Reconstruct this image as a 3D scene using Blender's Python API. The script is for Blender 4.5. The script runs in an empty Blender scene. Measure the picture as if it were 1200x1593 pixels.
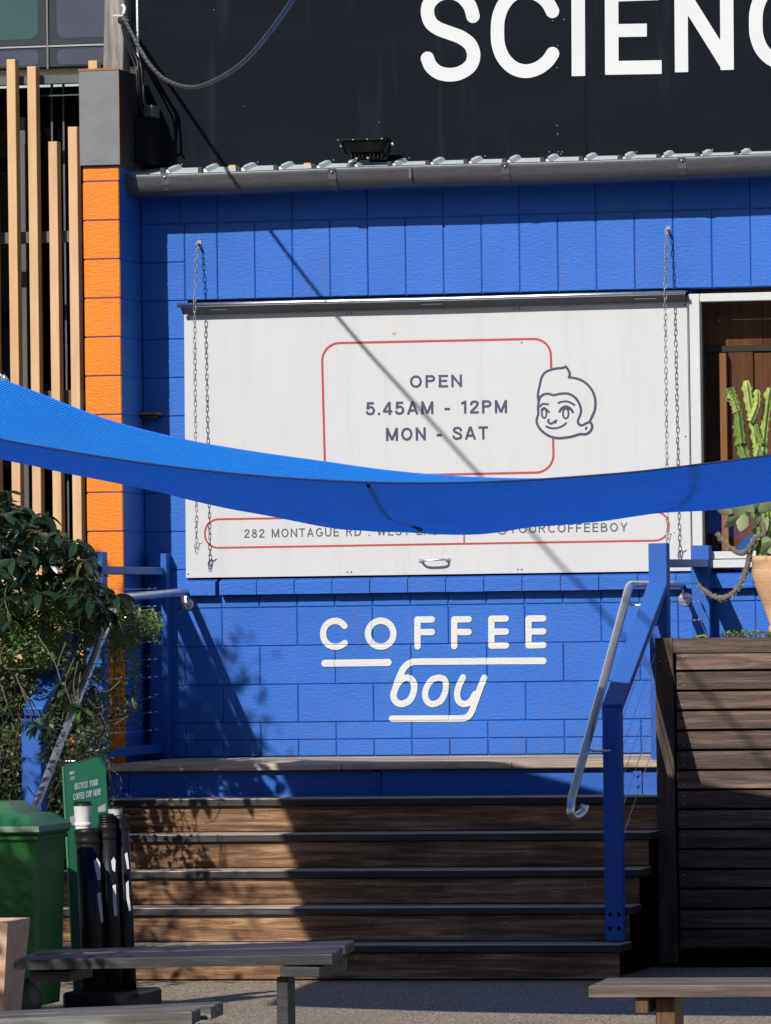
import bpy, bmesh, math, random
import numpy as np
from math import sin, cos, pi, sqrt, radians, atan2
from mathutils import Vector, Matrix
random.seed(7)
rnd = random.random
def ru(a, b): return a + (b - a) * random.random()

# ------------------------------------------------------------------ camera
S = bpy.context.scene
C = S.collection
CAM = Vector((7.7513, -32.7184, 1.7362))
FPX, YAW, PITCH, ROLL = 10116.1, .2188, .0156, -.0132
FW = Vector((-sin(YAW) * cos(PITCH), cos(YAW) * cos(PITCH), sin(PITCH)))
_r0 = Vector((cos(YAW), sin(YAW), 0)); _u0 = _r0.cross(FW)
RT = _r0 * cos(ROLL) + _u0 * sin(ROLL); UP = -_r0 * sin(ROLL) + _u0 * cos(ROLL)
cd = bpy.data.cameras.new('camera'); cam = bpy.data.objects.new('camera', cd); C.objects.link(cam)
m = Matrix((RT, UP, -FW)).transposed().to_4x4(); m.translation = CAM
cam.matrix_world = m
cd.sensor_fit = 'HORIZONTAL'; cd.sensor_width = 36; cd.lens = FPX / 1200 * 36
cd.clip_start = .5; cd.clip_end = 2000
S.camera = cam
S.render.resolution_x = 771; S.render.resolution_y = 1024

# ------------------------------------------------------------------ light
TX, TZ = .325, .725                       # sunlight travels along (TX, 1, -TZ)
w = bpy.data.worlds.new("World"); S.world = w; w.use_nodes = True
nt = w.node_tree; bg = nt.nodes['Background']
sky = nt.nodes.new('ShaderNodeTexSky'); sky.sky_type = 'NISHITA'; sky.sun_disc = False
sky.sun_elevation = atan2(TZ, sqrt(1 + TX * TX)); sky.sun_rotation = atan2(-TX, -1.0)
sky.air_density = 1.0; sky.dust_density = .6
nt.links.new(sky.outputs[0], bg.inputs[0]); bg.inputs[1].default_value = .085
sl = bpy.data.lights.new('sun', 'SUN'); sun = bpy.data.objects.new('sun', sl); C.objects.link(sun)
sl.energy = 5.0; sl.angle = radians(.6); sl.color = (1, .96, .90)
sun.rotation_euler = Vector((TX, 1, -TZ)).to_track_quat('-Z', 'Y').to_euler(); sun.location = (-10, -30, 24)
S.view_settings.view_transform = 'Standard'; S.view_settings.look = 'None'
S.view_settings.exposure = .14; S.view_settings.gamma = 1; S.view_settings.use_curve_mapping = False

# ------------------------------------------------------------------ helpers
def at(x, y, Y=0.0):
    """point of the plane at depth Y seen at photograph coordinates x, y"""
    d = FW + RT * ((x - 600) / FPX) - UP * ((y - 796.5) / FPX)
    return CAM + d * ((Y - CAM.y) / d.y)

def tag(o, label=None, cat=None, group=None, kind=None):
    if label: o['label'] = label
    if cat: o['category'] = cat
    if group: o['group'] = group
    if kind: o['kind'] = kind
    return o
def empty(name, loc=(0, 0, 0)):
    o = bpy.data.objects.new(name, None); C.objects.link(o); o.location = loc; o.empty_display_size = .1
    return o
def thing(name, label, cat, loc=(0, 0, 0), group=None):
    return tag(empty(name, loc), label, cat, group)

class MB:
    def __init__(s): s.v = []; s.f = []; s.m = []; s.cur = 0; s.sm = []; s.smooth = False
    def add(s, vs, fs):
        b = len(s.v); s.v += [tuple(p) for p in vs]
        for f in fs: s.f.append(tuple(b + i for i in f)); s.m.append(s.cur); s.sm.append(s.smooth)
    def quad(s, *p): s.add(p, [tuple(range(len(p)))])
    def box(s, x0, x1, y0, y1, z0, z1, b=0.0, M=None):
        """box with chamfered edges"""
        cx, cy, cz = (x0 + x1) / 2, (y0 + y1) / 2, (z0 + z1) / 2
        hx, hy, hz = abs(x1 - x0) / 2, abs(y1 - y0) / 2, abs(z1 - z0) / 2
        T = (lambda p: p) if M is None else (lambda p: tuple(M @ Vector(p)))
        if b <= 0:
            vs = [T((cx + i * hx, cy + j * hy, cz + k * hz)) for i in (-1, 1) for j in (-1, 1) for k in (-1, 1)]
            s.add(vs, [(0, 1, 3, 2), (4, 6, 7, 5), (0, 4, 5, 1), (2, 3, 7, 6), (0, 2, 6, 4), (1, 5, 7, 3)]); return
        b = min(b, hx * .9, hy * .9, hz * .9)
        vs = []; idx = {}
        for i in (-1, 1):
            for j in (-1, 1):
                for k in (-1, 1):
                    for a in range(3):
                        d = [hx, hy, hz]; q = [hx - b, hy - b, hz - b]; q[a] = d[a]
                        idx[(i, j, k, a)] = len(vs)
                        vs.append(T((cx + i * q[0], cy + j * q[1], cz + k * q[2])))
        fs = []
        for a in range(3):
            o = [t for t in range(3) if t != a]
            for sg in (-1, 1):
                loop = []
                for (p, q) in ((-1, -1), (1, -1), (1, 1), (-1, 1)):
                    key = [0, 0, 0]; key[a] = sg; key[o[0]] = p; key[o[1]] = q
                    loop.append(idx[(*key, a)])
                fs.append(tuple(loop if (sg > 0) == (a != 1) else loop[::-1]))
        for a in range(3):                                       # edges parallel to axis a
            o = [t for t in range(3) if t != a]
            for p in (-1, 1):
                for q in (-1, 1):
                    k0 = [0, 0, 0]; k1 = [0, 0, 0]
                    k0[a] = -1; k1[a] = 1; k0[o[0]] = k1[o[0]] = p; k0[o[1]] = k1[o[1]] = q
                    L = [idx[(*k0, o[0])], idx[(*k1, o[0])], idx[(*k1, o[1])], idx[(*k0, o[1])]]
                    fs.append(tuple(L if (p * q > 0) == (a != 1) else L[::-1]))
        for i in (-1, 1):
            for j in (-1, 1):
                for k in (-1, 1):
                    L = [idx[(i, j, k, 0)], idx[(i, j, k, 1)], idx[(i, j, k, 2)]]
                    fs.append(tuple(L if i * j * k > 0 else L[::-1]))
        s.add(vs, fs)
    def beam(s, p0, p1, wx, hz, b=.003, up=(0, 0, 1)):
        """chamfered bar from p0 to p1, width wx, height hz"""
        p0 = Vector(p0); p1 = Vector(p1); d = p1 - p0; L = d.length; d.normalize()
        sx = d.cross(Vector(up)).normalized(); uz = sx.cross(d)
        M = Matrix((sx, d, uz)).transposed().to_4x4(); M.translation = (p0 + p1) / 2
        s.box(-wx / 2, wx / 2, -L / 2, L / 2, -hz / 2, hz / 2, b, M)
    def tube(s, pts, r, n=8, cap=True):
        pts = [Vector(p) for p in pts]; rr = r if isinstance(r, (list, tuple)) else [r] * len(pts)
        ref = None; rings = []
        for i, p in enumerate(pts):
            t = (pts[min(i + 1, len(pts) - 1)] - pts[max(i - 1, 0)]).normalized()
            if ref is None:
                ref = t.cross(Vector((0, 0, 1)) if abs(t.z) < .9 else Vector((0, 1, 0))).normalized()
            else:
                ref = (ref - t * ref.dot(t)).normalized()
            bi = t.cross(ref)
            rings.append([p + ref * (rr[i] * cos(2 * pi * k / n)) + bi * (rr[i] * sin(2 * pi * k / n)) for k in range(n)])
        vs = [q for R_ in rings for q in R_]; fs = []
        for i in range(len(pts) - 1):
            for k in range(n):
                a = i * n + k; b_ = i * n + (k + 1) % n; fs.append((a, b_, b_ + n, a + n))
        if cap: fs.append(tuple(range(n))[::-1]); fs.append(tuple((len(pts) - 1) * n + k for k in range(n)))
        sm = s.smooth; s.smooth = True; s.add(vs, fs); s.smooth = sm
    def lathe(s, prof, c, n=28, axis=None, closed=False):
        """profile of (radius, height) turned about a vertical axis at c"""
        vs = []; fs = []; c = Vector(c)
        M = Matrix.Identity(3) if axis is None else Vector((0, 0, 1)).rotation_difference(Vector(axis)).to_matrix()
        for (r, z) in prof:
            for k in range(n): vs.append(c + M @ Vector((r * cos(2 * pi * k / n), r * sin(2 * pi * k / n), z)))
        for i in range(len(prof) - 1):
            for k in range(n):
                a = i * n + k; b_ = i * n + (k + 1) % n; fs.append((a, b_, b_ + n, a + n))
        sm = s.smooth; s.smooth = True; s.add(vs, fs); s.smooth = sm
    def ball(s, c, r, n=8):
        c = Vector(c); r = (r, r, r) if not isinstance(r, (tuple, list)) else r
        vs = []; fs = []; mm = n // 2 + 1
        for i in range(mm + 1):
            a = pi * i / mm
            for k in range(n): vs.append(c + Vector((r[0] * sin(a) * cos(2 * pi * k / n), r[1] * sin(a) * sin(2 * pi * k / n), r[2] * cos(a))))
        for i in range(mm):
            for k in range(n):
                a = i * n + k; b_ = i * n + (k + 1) % n; fs.append((a, a + n, b_ + n, b_))
        sm = s.smooth; s.smooth = True; s.add(vs, fs); s.smooth = sm
    def mesh(s, name, mats):
        me = bpy.data.meshes.new(name)
        me.from_pydata(s.v, [], s.f)
        if not isinstance(mats, (list, tuple)): mats = [mats]
        for q in mats: me.materials.append(q)
        me.polygons.foreach_set('material_index', s.m); me.polygons.foreach_set('use_smooth', s.sm)
        me.update(); return me
    def build(s, name, mats, parent=None):
        return link(name, s.mesh(name, mats), parent)
def link(name, me, parent=None, loc=None):
    o = bpy.data.objects.new(name, me); C.objects.link(o)
    if parent:
        o.parent = parent
        if parent.type == 'EMPTY' or True:
            o.matrix_parent_inverse = Matrix.Translation(-Vector(parent.location)) if parent.parent is None else Matrix.Identity(4)
    if loc is not None: o.location = loc
    return o
def copy_tree(o, parent=None):
    c = o.copy(); C.objects.link(c)
    if parent: c.parent = parent; c.matrix_parent_inverse = o.matrix_parent_inverse.copy()
    for ch in list(o.children): copy_tree(ch, c)
    return c
def smooth_path(pts, k=6):
    """Catmull-Rom through the points"""
    P = [Vector(p) for p in pts]
    if len(P) < 3: return P
    out = []
    for i in range(len(P) - 1):
        a = P[max(i - 1, 0)]; b = P[i]; c = P[i + 1]; d = P[min(i + 2, len(P) - 1)]
        for j in range(k):
            t = j / k
            out.append(.5 * ((2 * b) + (c - a) * t + (2 * a - 5 * b + 4 * c - d) * t * t + (3 * b - a - 3 * c + d) * t ** 3))
    out.append(P[-1]); return out

# ------------------------------------------------------------------ materials
def newmat(name):
    mt = bpy.data.materials.new(name); mt.use_nodes = True; n = mt.node_tree.nodes; n.clear()
    out = n.new('ShaderNodeOutputMaterial'); return mt, mt.node_tree, n, out
def tn(nt, t, **k):
    n = nt.nodes.new(t)
    for a, b in k.items(): setattr(n, a, b)
    return n
def coords(nt, scale=(1, 1, 1), obj=False):
    mp = tn(nt, 'ShaderNodeMapping'); mp.inputs['Scale'].default_value = scale
    if obj:
        tc = tn(nt, 'ShaderNodeTexCoord'); nt.links.new(tc.outputs['Object'], mp.inputs[0])
    else:
        g = tn(nt, 'ShaderNodeNewGeometry'); nt.links.new(g.outputs['Position'], mp.inputs[0])
    return mp.outputs[0]
def noise(nt, co, scale, detail=4, rough=.55, dist=0):
    n = tn(nt, 'ShaderNodeTexNoise'); n.inputs['Scale'].default_value = scale; n.inputs['Detail'].default_value = detail
    n.inputs['Roughness'].default_value = rough; n.inputs['Distortion'].default_value = dist
    nt.links.new(co, n.inputs['Vector']); return n.outputs['Fac']
def ramp(nt, f, stops):
    r = tn(nt, 'ShaderNodeValToRGB'); e = r.color_ramp.elements
    while len(e) < len(stops): e.new(.5)
    for i, (p, c) in enumerate(stops): e[i].position = p; e[i].color = (*c, 1) if len(c) == 3 else c
    nt.links.new(f, r.inputs[0]); return r.outputs[0]
def mixc(nt, f, a, b, mode='MIX'):
    m_ = tn(nt, 'ShaderNodeMix', data_type='RGBA', blend_type=mode)
    for s_, v in ((0, f), (6, a), (7, b)):
        if hasattr(v, 'links') or hasattr(v, 'is_linked'): nt.links.new(v, m_.inputs[s_])
        else: m_.inputs[s_].default_value = v if s_ == 0 else (*v, 1)[:4]
    return m_.outputs[2]
def mathn(nt, op, a, b=0.0, clamp=False):
    m_ = tn(nt, 'ShaderNodeMath', operation=op); m_.use_clamp = clamp
    for i, v in enumerate((a, b)):
        if hasattr(v, 'is_linked'): nt.links.new(v, m_.inputs[i])
        else: m_.inputs[i].default_value = v
    return m_.outputs[0]
def bump(nt, h, dist=.003, strength=1.0, normal=None):
    b = tn(nt, 'ShaderNodeBump'); b.inputs['Strength'].default_value = strength; b.inputs['Distance'].default_value = dist
    nt.links.new(h, b.inputs['Height'])
    if normal: nt.links.new(normal, b.inputs['Normal'])
    return b.outputs[0]
def princ(nt, out, col, rough=.6, metal=0.0, nrm=None, spec=.35, coat=0):
    p = tn(nt, 'ShaderNodeBsdfPrincipled')
    for s_, v in (('Base Color', col), ('Roughness', rough), ('Metallic', metal)):
        if hasattr(v, 'is_linked'): nt.links.new(v, p.inputs[s_])
        else: p.inputs[s_].default_value = (*v, 1)[:4] if s_ == 'Base Color' else v
    p.inputs['Specular IOR Level'].default_value = spec
    if coat: p.inputs['Coat Weight'].default_value = coat
    if nrm is not None: nt.links.new(nrm, p.inputs['Normal'])
    nt.links.new(p.outputs[0], out.inputs[0]); return p
def sc(c, k): return tuple(min(1, x * k) for x in c)

def paint(name, col, rough=.5, var=.12, bs=70, bd=.0015, grain=(1, 1, 1), chips=None, spec=.4, dirt=.0):
    mt, nt, n, out = newmat(name); co = coords(nt); col = sc(col, .85)
    f = noise(nt, co, 2.3, 6, .6)
    c = ramp(nt, f, [(.25, sc(col, 1 - var)), (.75, sc(col, 1 + var))])
    f2 = noise(nt, coords(nt, (1, 1, 3)), 30, 5, .65)
    c = mixc(nt, mathn(nt, 'MULTIPLY', f2, .22), c, sc(col, .62))
    if dirt:
        d = noise(nt, coords(nt, (3.5, 3.5, .55)), 4, 6, .65)
        d = mathn(nt, 'MULTIPLY', ramp(nt, d, [(.52, (0, 0, 0)), (.75, (1, 1, 1))]), dirt)
        c = mixc(nt, d, c, (.10, .09, .075))
    if chips:
        ch = noise(nt, co, 26, 5, .7); ch = ramp(nt, ch, [(.69, (0, 0, 0)), (.72, (1, 1, 1))])
        c = mixc(nt, ch, c, chips)
    h = noise(nt, coords(nt, grain), bs, 5, .6, .4)
    if name in ('blue_block', 'sign_white', 'orange'):
        g2 = tn(nt, 'ShaderNodeNewGeometry'); sp2 = tn(nt, 'ShaderNodeSeparateXYZ'); nt.links.new(g2.outputs['Position'], sp2.inputs[0])
        st = noise(nt, coords(nt, (9, 9, .5)), 1.6, 6, .7, .3)                     # rain streaks
        c = mixc(nt, mathn(nt, 'MULTIPLY', ramp(nt, st, [(.50, (0, 0, 0)), (.78, (1, 1, 1))]), .22 if name != 'sign_white' else .10), c, (.12, .11, .10))
        if name == 'blue_block':
            low = mathn(nt, 'SUBTRACT', 1.30, sp2.outputs['Z']); low = mathn(nt, 'MULTIPLY', low, 3.0, True)     # scuffs and splashed grime above the deck
            gr = ramp(nt, noise(nt, coords(nt, (1, 1, 1.6)), 14, 7, .75), [(.47, (0, 0, 0)), (.66, (1, 1, 1))])
            c = mixc(nt, mathn(nt, 'MULTIPLY', mathn(nt, 'MULTIPLY', gr, low), .45), c, (.09, .09, .10))
            sc_ = ramp(nt, noise(nt, co, 34, 4, .8), [(.715, (0, 0, 0)), (.735, (1, 1, 1))]); c = mixc(nt, mathn(nt, 'MULTIPLY', sc_, .5), c, (.16, .25, .50))
            fade = ramp(nt, noise(nt, co, .8, 3, .5), [(.35, (0, 0, 0)), (.7, (1, 1, 1))]); c = mixc(nt, mathn(nt, 'MULTIPLY', fade, .16), c, (.06, .19, .50))
    princ(nt, out, c, rough, 0, bump(nt, h, bd), spec); return mt
BLUE = (.027, .138, .54)
M = {}
M['blue_block'] = paint('blue_block', BLUE, .5, .12, 48, .0030, (.6, 1, 1.7), spec=.2, dirt=.16)
M['blue_wood'] = paint('blue_wood', (.022, .108, .44), .5, .06, 40, .0018, (1.6, 1.6, 5), spec=.25, dirt=.08)
M['blue_rail'] = paint('blue_rail', (.034, .135, .48), .5, .06, 30, .0012, (1, 1, 1), spec=.25, dirt=.08)
M['orange'] = paint('orange', (.80, .215, .002), .5, .07, 60, .004, (.55, 1, 1.9), spec=.3, dirt=.05)
M['lettering_white'] = paint('lettering_white', (.66, .66, .62), .6, .05, 55, .0035, (.55, 1, 1.9))
M['sign_white'] = paint('sign_white', (.600, .600, .603), .5, .025, 60, .0003, spec=.2)
M['frame_white'] = paint('frame_white', (.60, .62, .61), .4, .05, 60, .0006, dirt=.12)
M['print_red'] = paint('print_red', (.46, .055, .05), .5, .1)
M['print_navy'] = paint('print_navy', (.055, .06, .12), .5, .25, 400)
M['print_grey'] = paint('print_grey', (.09, .115, .11), .5, .2, 400)
M['black_metal'] = paint('black_metal', (.007, .0075, .009), .45, .3, 30, .0006, spec=.15)
M['dark_trim'] = paint('dark_trim', (.035, .036, .038), .5, .25, 30, .001)
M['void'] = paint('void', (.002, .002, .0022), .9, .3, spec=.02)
M['rail_grey'] = paint('rail_grey', (.085, .086, .088), .5, .2, 30, .001)
M['plastic_black'] = paint('plastic_black', (.010, .010, .011), .42, .25, 30, .0006, spec=.25, dirt=.1)
M['rubber'] = paint('rubber', (.012, .012, .012), .7, .2, 30, .001)
M['cup_white'] = paint('cup_white', (.80, .79, .76), .5, .05, 30, .0004)
M['sticker'] = paint('sticker', (.62, .62, .66), .45, .1, 30, .0003)
M['green_sign'] = paint('green_sign', (.030, .235, .115), .4, .05, 20, .0002)
M['bin_green'] = paint('bin_green', (.009, .115, .018), .42, .12, 18, .0010, spec=.5)
M['lid_green'] = paint('lid_green', (.03, .14, .055), .42, .15, 18, .0008, dirt=.25)
M['bark'] = paint('bark', (.09, .07, .05), .9, .3, 60, .004, (1, 1, .3))
M['twig'] = paint('twig', (.13, .10, .07), .85, .3, 60, .002)
M['spiky_stem'] = paint('spiky_stem', (.15, .12, .10), .8, .3, 90, .003)
M['soil'] = paint('soil', (.03, .02, .014), .95, .4, 40, .008)
M['ivory'] = paint('ivory', (.72, .66, .52), .4, .1)
M['cable_black'] = paint('cable_black', (.012, .012, .013), .45, .2)
M['cable_pale'] = paint('cable_pale', (.13, .135, .15), .5, .2, 30, .001)
M['cable_grey'] = paint('cable_grey', (.055, .058, .066), .5, .2, 30, .001)
M['blue_plastic'] = paint('blue_plastic', (.05, .22, .75), .35, .05)
M['wax_flower'] = paint('wax_flower', (.70, .22, .08), .6, .1)

def metal(name, col, rough, scr=1.0, stretch=(1, 1, 1), metal_=1.0):
    mt, nt, n, out = newmat(name)
    f = noise(nt, coords(nt, stretch), 40, 6, .65)
    lo_ = .93 if name in ('steel', 'alu') else .75
    c = ramp(nt, f, [(.3, sc(col, lo_)), (.7, sc(col, 1.04))])
    r = mathn(nt, 'ADD', mathn(nt, 'MULTIPLY', f, .25 * scr), rough - .1)
    princ(nt, out, c, r, metal_, bump(nt, f, .00002 if name == 'steel' else .0004)); return mt
M['steel'] = metal('steel', (.66, .67, .68), .38, .1, metal_=.85)
M['galv'] = metal('galv', (.30, .31, .32), .45, 1, metal_=.6)
M['alu'] = metal('alu', (.72, .73, .75), .35)
M['gutter'] = metal('gutter', (.11, .11, .115), .38, 1.2, (.4, 2, 2), .35)
M['roof_zinc'] = metal('roof_zinc', (.60, .68, .70), .5, 1, metal_=.15)
M['wire'] = metal('wire', (.75, .75, .72), .3)

def greybox():
    mt, nt, n, out = newmat('weathered_metal'); co = coords(nt)
    f = noise(nt, co, 6, 8, .65)
    c = ramp(nt, f, [(.3, (.115, .12, .125)), (.7, (.165, .17, .18))])
    s_ = noise(nt, coords(nt, (1, 1, 2.5)), 22, 8, .75)
    c = mixc(nt, mathn(nt, 'MULTIPLY', ramp(nt, s_, [(.60, (0, 0, 0)), (.70, (1, 1, 1))]), .35), c, (.30, .30, .30))
    princ(nt, out, c, .5, .1, bump(nt, f, .002)); return mt
M['weathered'] = greybox()
M['rust'] = paint('rust', (.33, .16, .07), .8, .3, 90, .002)

def signblack():
    mt, nt, n, out = newmat('black_sheet')
    co = coords(nt)
    f = noise(nt, coords(nt, (.5, 1, 1.5)), 2.2, 5, .55)
    c = ramp(nt, f, [(.3, (.0026, .0040, .0074)), (.75, (.0040, .0060, .0104))])
    st = noise(nt, coords(nt, (5, 5, .45)), 1.7, 4, .6, .6)
    c = mixc(nt, mathn(nt, 'MULTIPLY', ramp(nt, st, [(.58, (0, 0, 0)), (.75, (1, 1, 1))]), .5), c, (.017, .019, .026))
    sp = noise(nt, co, 70, 3, .7)
    c = mixc(nt, ramp(nt, sp, [(.76, (0, 0, 0)), (.79, (1, 1, 1))]), c, (.06, .065, .07))
    princ(nt, out, c, .42, 0, bump(nt, f, .003), .07); return mt
M['black_sheet'] = signblack()

def wood(name, c0, c1, c2, ax=0, rough=.6, gs=1.0, rand=.25, bd=.0015, spec=.35):
    """stained timber; grain runs along axis ax"""
    mt, nt, n, out = newmat(name)
    s_ = [14 * gs, 14 * gs, 14 * gs]; s_[ax] = .9 * gs
    oi = tn(nt, 'ShaderNodeObjectInfo')
    mp = tn(nt, 'ShaderNodeMapping'); mp.inputs['Scale'].default_value = s_
    g = tn(nt, 'ShaderNodeNewGeometry'); va = tn(nt, 'ShaderNodeVectorMath', operation='ADD')
    cb = tn(nt, 'ShaderNodeCombineXYZ'); rr = mathn(nt, 'MULTIPLY', oi.outputs['Random'], 13.0)
    for i in range(3): nt.links.new(rr, cb.inputs[i])
    nt.links.new(g.outputs['Position'], va.inputs[0]); nt.links.new(cb.outputs[0], va.inputs[1])
    nt.links.new(va.outputs[0], mp.inputs[0])
    f = noise(nt, mp.outputs[0], 2.0, 9, .68, .5)
    f2 = noise(nt, mp.outputs[0], 9.0, 5, .7)
    blot = noise(nt, va.outputs[0], 3.2, 5, .6)
    c = ramp(nt, f, [(.34, c0), (.50, c1), (.66, c2)])
    c = mixc(nt, mathn(nt, 'MULTIPLY', ramp(nt, blot, [(.45, (0, 0, 0)), (.70, (1, 1, 1))]), .45), c, c0)
    c = mixc(nt, mathn(nt, 'MULTIPLY', f2, .3), c, sc(c0, .6))
    hs = tn(nt, 'ShaderNodeHueSaturation'); nt.links.new(c, hs.inputs['Color'])
    nt.links.new(mathn(nt, 'ADD', mathn(nt, 'MULTIPLY', oi.outputs['Random'], 2 * rand), 1 - rand), hs.inputs['Value'])
    princ(nt, out, hs.outputs[0], rough, 0, bump(nt, mathn(nt, 'ADD', f, f2), bd), spec); return mt
M['riser'] = wood('riser', (.055, .031, .018), (.20, .108, .054), (.46, .28, .15), 0, .65, 1.3, .18, .0025, .2)
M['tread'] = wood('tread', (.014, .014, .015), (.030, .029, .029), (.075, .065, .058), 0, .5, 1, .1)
M['tread_top'] = wood('tread_top', (.22, .17, .14), (.42, .34, .28), (.58, .50, .42), 0, .6, 1, .1)  # worn walking surface, with reflected sky brightness added into the colour
M['deckwood'] = wood('deckwood', (.16, .12, .09), (.36, .29, .215), (.54, .45, .35), 0, .6)
M['slat'] = wood('slat', (.026, .019, .016), (.082, .050, .036), (.20, .125, .092), 0, .5, 1.2, .38, .002)
M['boxpost'] = wood('boxpost', (.022, .015, .012), (.055, .034, .024), (.10, .068, .05), 2, .5, 1, .1)
M['bench'] = wood('bench', (.013, .013, .014), (.028, .028, .029), (.072, .070, .070), 0, .6, 1, .1)
M['bench_under'] = wood('bench_under', (.05, .025, .012), (.11, .055, .025), (.20, .11, .055), 2, .6, 1, .2)
M['bench_brown'] = wood('bench_brown', (.06, .045, .035), (.14, .105, .085), (.26, .21, .17), 0, .6, 1, .1)
M['batten'] = wood('batten', (.48, .29, .145), (.58, .365, .19), (.64, .42, .23), 2, .6, .5, .05)
M['oldpole'] = wood('oldpole', (.05, .045, .042), (.20, .185, .17), (.38, .35, .32), 2, .85, .8, .05, .006)
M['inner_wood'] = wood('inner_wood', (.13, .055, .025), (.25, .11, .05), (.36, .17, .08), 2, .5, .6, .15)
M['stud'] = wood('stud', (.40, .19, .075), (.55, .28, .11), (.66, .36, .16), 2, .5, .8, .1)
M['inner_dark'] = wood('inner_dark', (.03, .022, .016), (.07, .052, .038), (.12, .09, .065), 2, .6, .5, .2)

def terracotta(name, c0, c1):
    mt, nt, n, out = newmat(name)
    f = noise(nt, coords(nt, (1, 1, 2.2)), 11, 8, .62)
    c = ramp(nt, f, [(.3, c0), (.7, c1)])
    v = noise(nt, coords(nt, (1, 1, 18)), 6, 4, .6)
    c = mixc(nt, mathn(nt, 'MULTIPLY', v, .3), c, sc(c1, 1.25))
    princ(nt, out, c, .85, 0, bump(nt, v, .002), .2); return mt
M['terracotta'] = terracotta('terracotta', (.42, .24, .125), (.56, .36, .21))
M['clay_brown'] = terracotta('clay_brown', (.36, .21, .14), (.55, .37, .27))

def ground_mat():
    mt, nt, n, out = newmat('exposed_aggregate'); co = coords(nt)
    v = tn(nt, 'ShaderNodeTexVoronoi'); v.inputs['Scale'].default_value = 110; nt.links.new(co, v.inputs['Vector'])
    sep = tn(nt, 'ShaderNodeSeparateColor'); nt.links.new(v.outputs['Color'], sep.inputs[0])
    c = ramp(nt, sep.outputs[0], [(0, (.11, .083, .052)), (.35, (.36, .28, .185)), (.7, (.52, .42, .28)), (1, (.72, .61, .43))])
    c = mixc(nt, ramp(nt, v.outputs['Distance'], [(.30, (0, 0, 0)), (.75, (1, 1, 1))]), c, (.12, .10, .075))
    f = noise(nt, co, .9, 6, .6)
    c = mixc(nt, mathn(nt, 'MULTIPLY', ramp(nt, f, [(.45, (0, 0, 0)), (.7, (1, 1, 1))]), .3), c, (.13, .12, .105))
    h = mathn(nt, 'MULTIPLY', v.outputs['Distance'], -1.0)
    princ(nt, out, c, .8, 0, bump(nt, h, .006), .3); return mt
M['ground'] = ground_mat()

def leafmat(name, c0, c1, gloss=.35, tr=.3, spec=.5):
    mt, nt, n, out = newmat(name); oi = tn(nt, 'ShaderNodeObjectInfo')
    f = noise(nt, coords(nt), 22, 4, .6)
    k = mathn(nt, 'ADD', mathn(nt, 'MULTIPLY', f, .6), mathn(nt, 'MULTIPLY', oi.outputs['Random'], .5))
    c = ramp(nt, k, [(.3, c0), (.85, c1)])
    p = princ(nt, out, c, gloss, 0, bump(nt, noise(nt, coords(nt), 90, 3), .001), spec)
    t = tn(nt, 'ShaderNodeBsdfTranslucent'); nt.links.new(mixc(nt, .5, c, (.18, .30, .03)), t.inputs[0])
    mx = tn(nt, 'ShaderNodeMixShader'); mx.inputs[0].default_value = tr
    nt.links.new(p.outputs[0], mx.inputs[1]); nt.links.new(t.outputs[0], mx.inputs[2]); nt.links.new(mx.outputs[0], out.inputs[0])
    return mt
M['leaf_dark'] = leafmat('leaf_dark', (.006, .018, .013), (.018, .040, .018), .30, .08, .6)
M['leaf_lime'] = leafmat('leaf_lime', (.055, .11, .018), (.12, .20, .03), .4, .35)
M['leaf_small'] = leafmat('leaf_small', (.09, .14, .045), (.34, .38, .17), .42, .25)
M['leaf_ivy'] = leafmat('leaf_ivy', (.018, .03, .016), (.05, .07, .032), .45, .12)
M['leaf_grey'] = leafmat('leaf_grey', (.26, .31, .16), (.46, .50, .27), .55, .35)
M['cactus'] = leafmat('cactus', (.11, .19, .035), (.40, .47, .12), .5, .08)
M['succulent'] = leafmat('succulent', (.08, .13, .03), (.22, .26, .07), .5, .15)

def sailmat():
    mt, nt, n, out = newmat('shade_cloth')
    co = coords(nt)
    wv = tn(nt, 'ShaderNodeTexWave'); wv.inputs['Scale'].default_value = 21; wv.inputs['Distortion'].default_value = 1.5
    wv.inputs['Detail'].default_value = 3
    nt.links.new(coords(nt, (1.0, .25, 1.6)), wv.inputs['Vector'])
    f = noise(nt, coords(nt, (.5, .35, 3.2)), 16, 7, .72, 1.2)
    f3 = noise(nt, coords(nt, (1, 1, 1)), 130, 3, .7)
    c = ramp(nt, f, [(.3, (.007, .235, .84)), (.7, (.011, .29, .93))])
    c = mixc(nt, mathn(nt, 'MULTIPLY', f3, .25), c, (.004, .16, .70))
    c = mixc(nt, mathn(nt, 'MULTIPLY', wv.outputs['Fac'], .22), c, (.003, .17, .66))
    h = mathn(nt, 'ADD', mathn(nt, 'ADD', wv.outputs['Fac'], f3), mathn(nt, 'MULTIPLY', f, 1.5))
    nb = bump(nt, h, .006)
    d = tn(nt, 'ShaderNodeBsdfPrincipled'); nt.links.new(c, d.inputs['Base Color']); d.inputs['Roughness'].default_value = .6
    d.inputs['Specular IOR Level'].default_value = .25
    nt.links.new(nb, d.inputs['Normal'])
    t = tn(nt, 'ShaderNodeBsdfTranslucent'); nt.links.new(mixc(nt, .9, c, (.0006, .022, .31)), t.inputs[0]); nt.links.new(nb, t.inputs['Normal'])
    mx = tn(nt, 'ShaderNodeAddShader')
    nt.links.new(d.outputs[0], mx.inputs[0]); nt.links.new(t.outputs[0], mx.inputs[1]); nt.links.new(mx.outputs[0], out.inputs[0])
    return mt
M['shade_cloth'] = sailmat()

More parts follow.
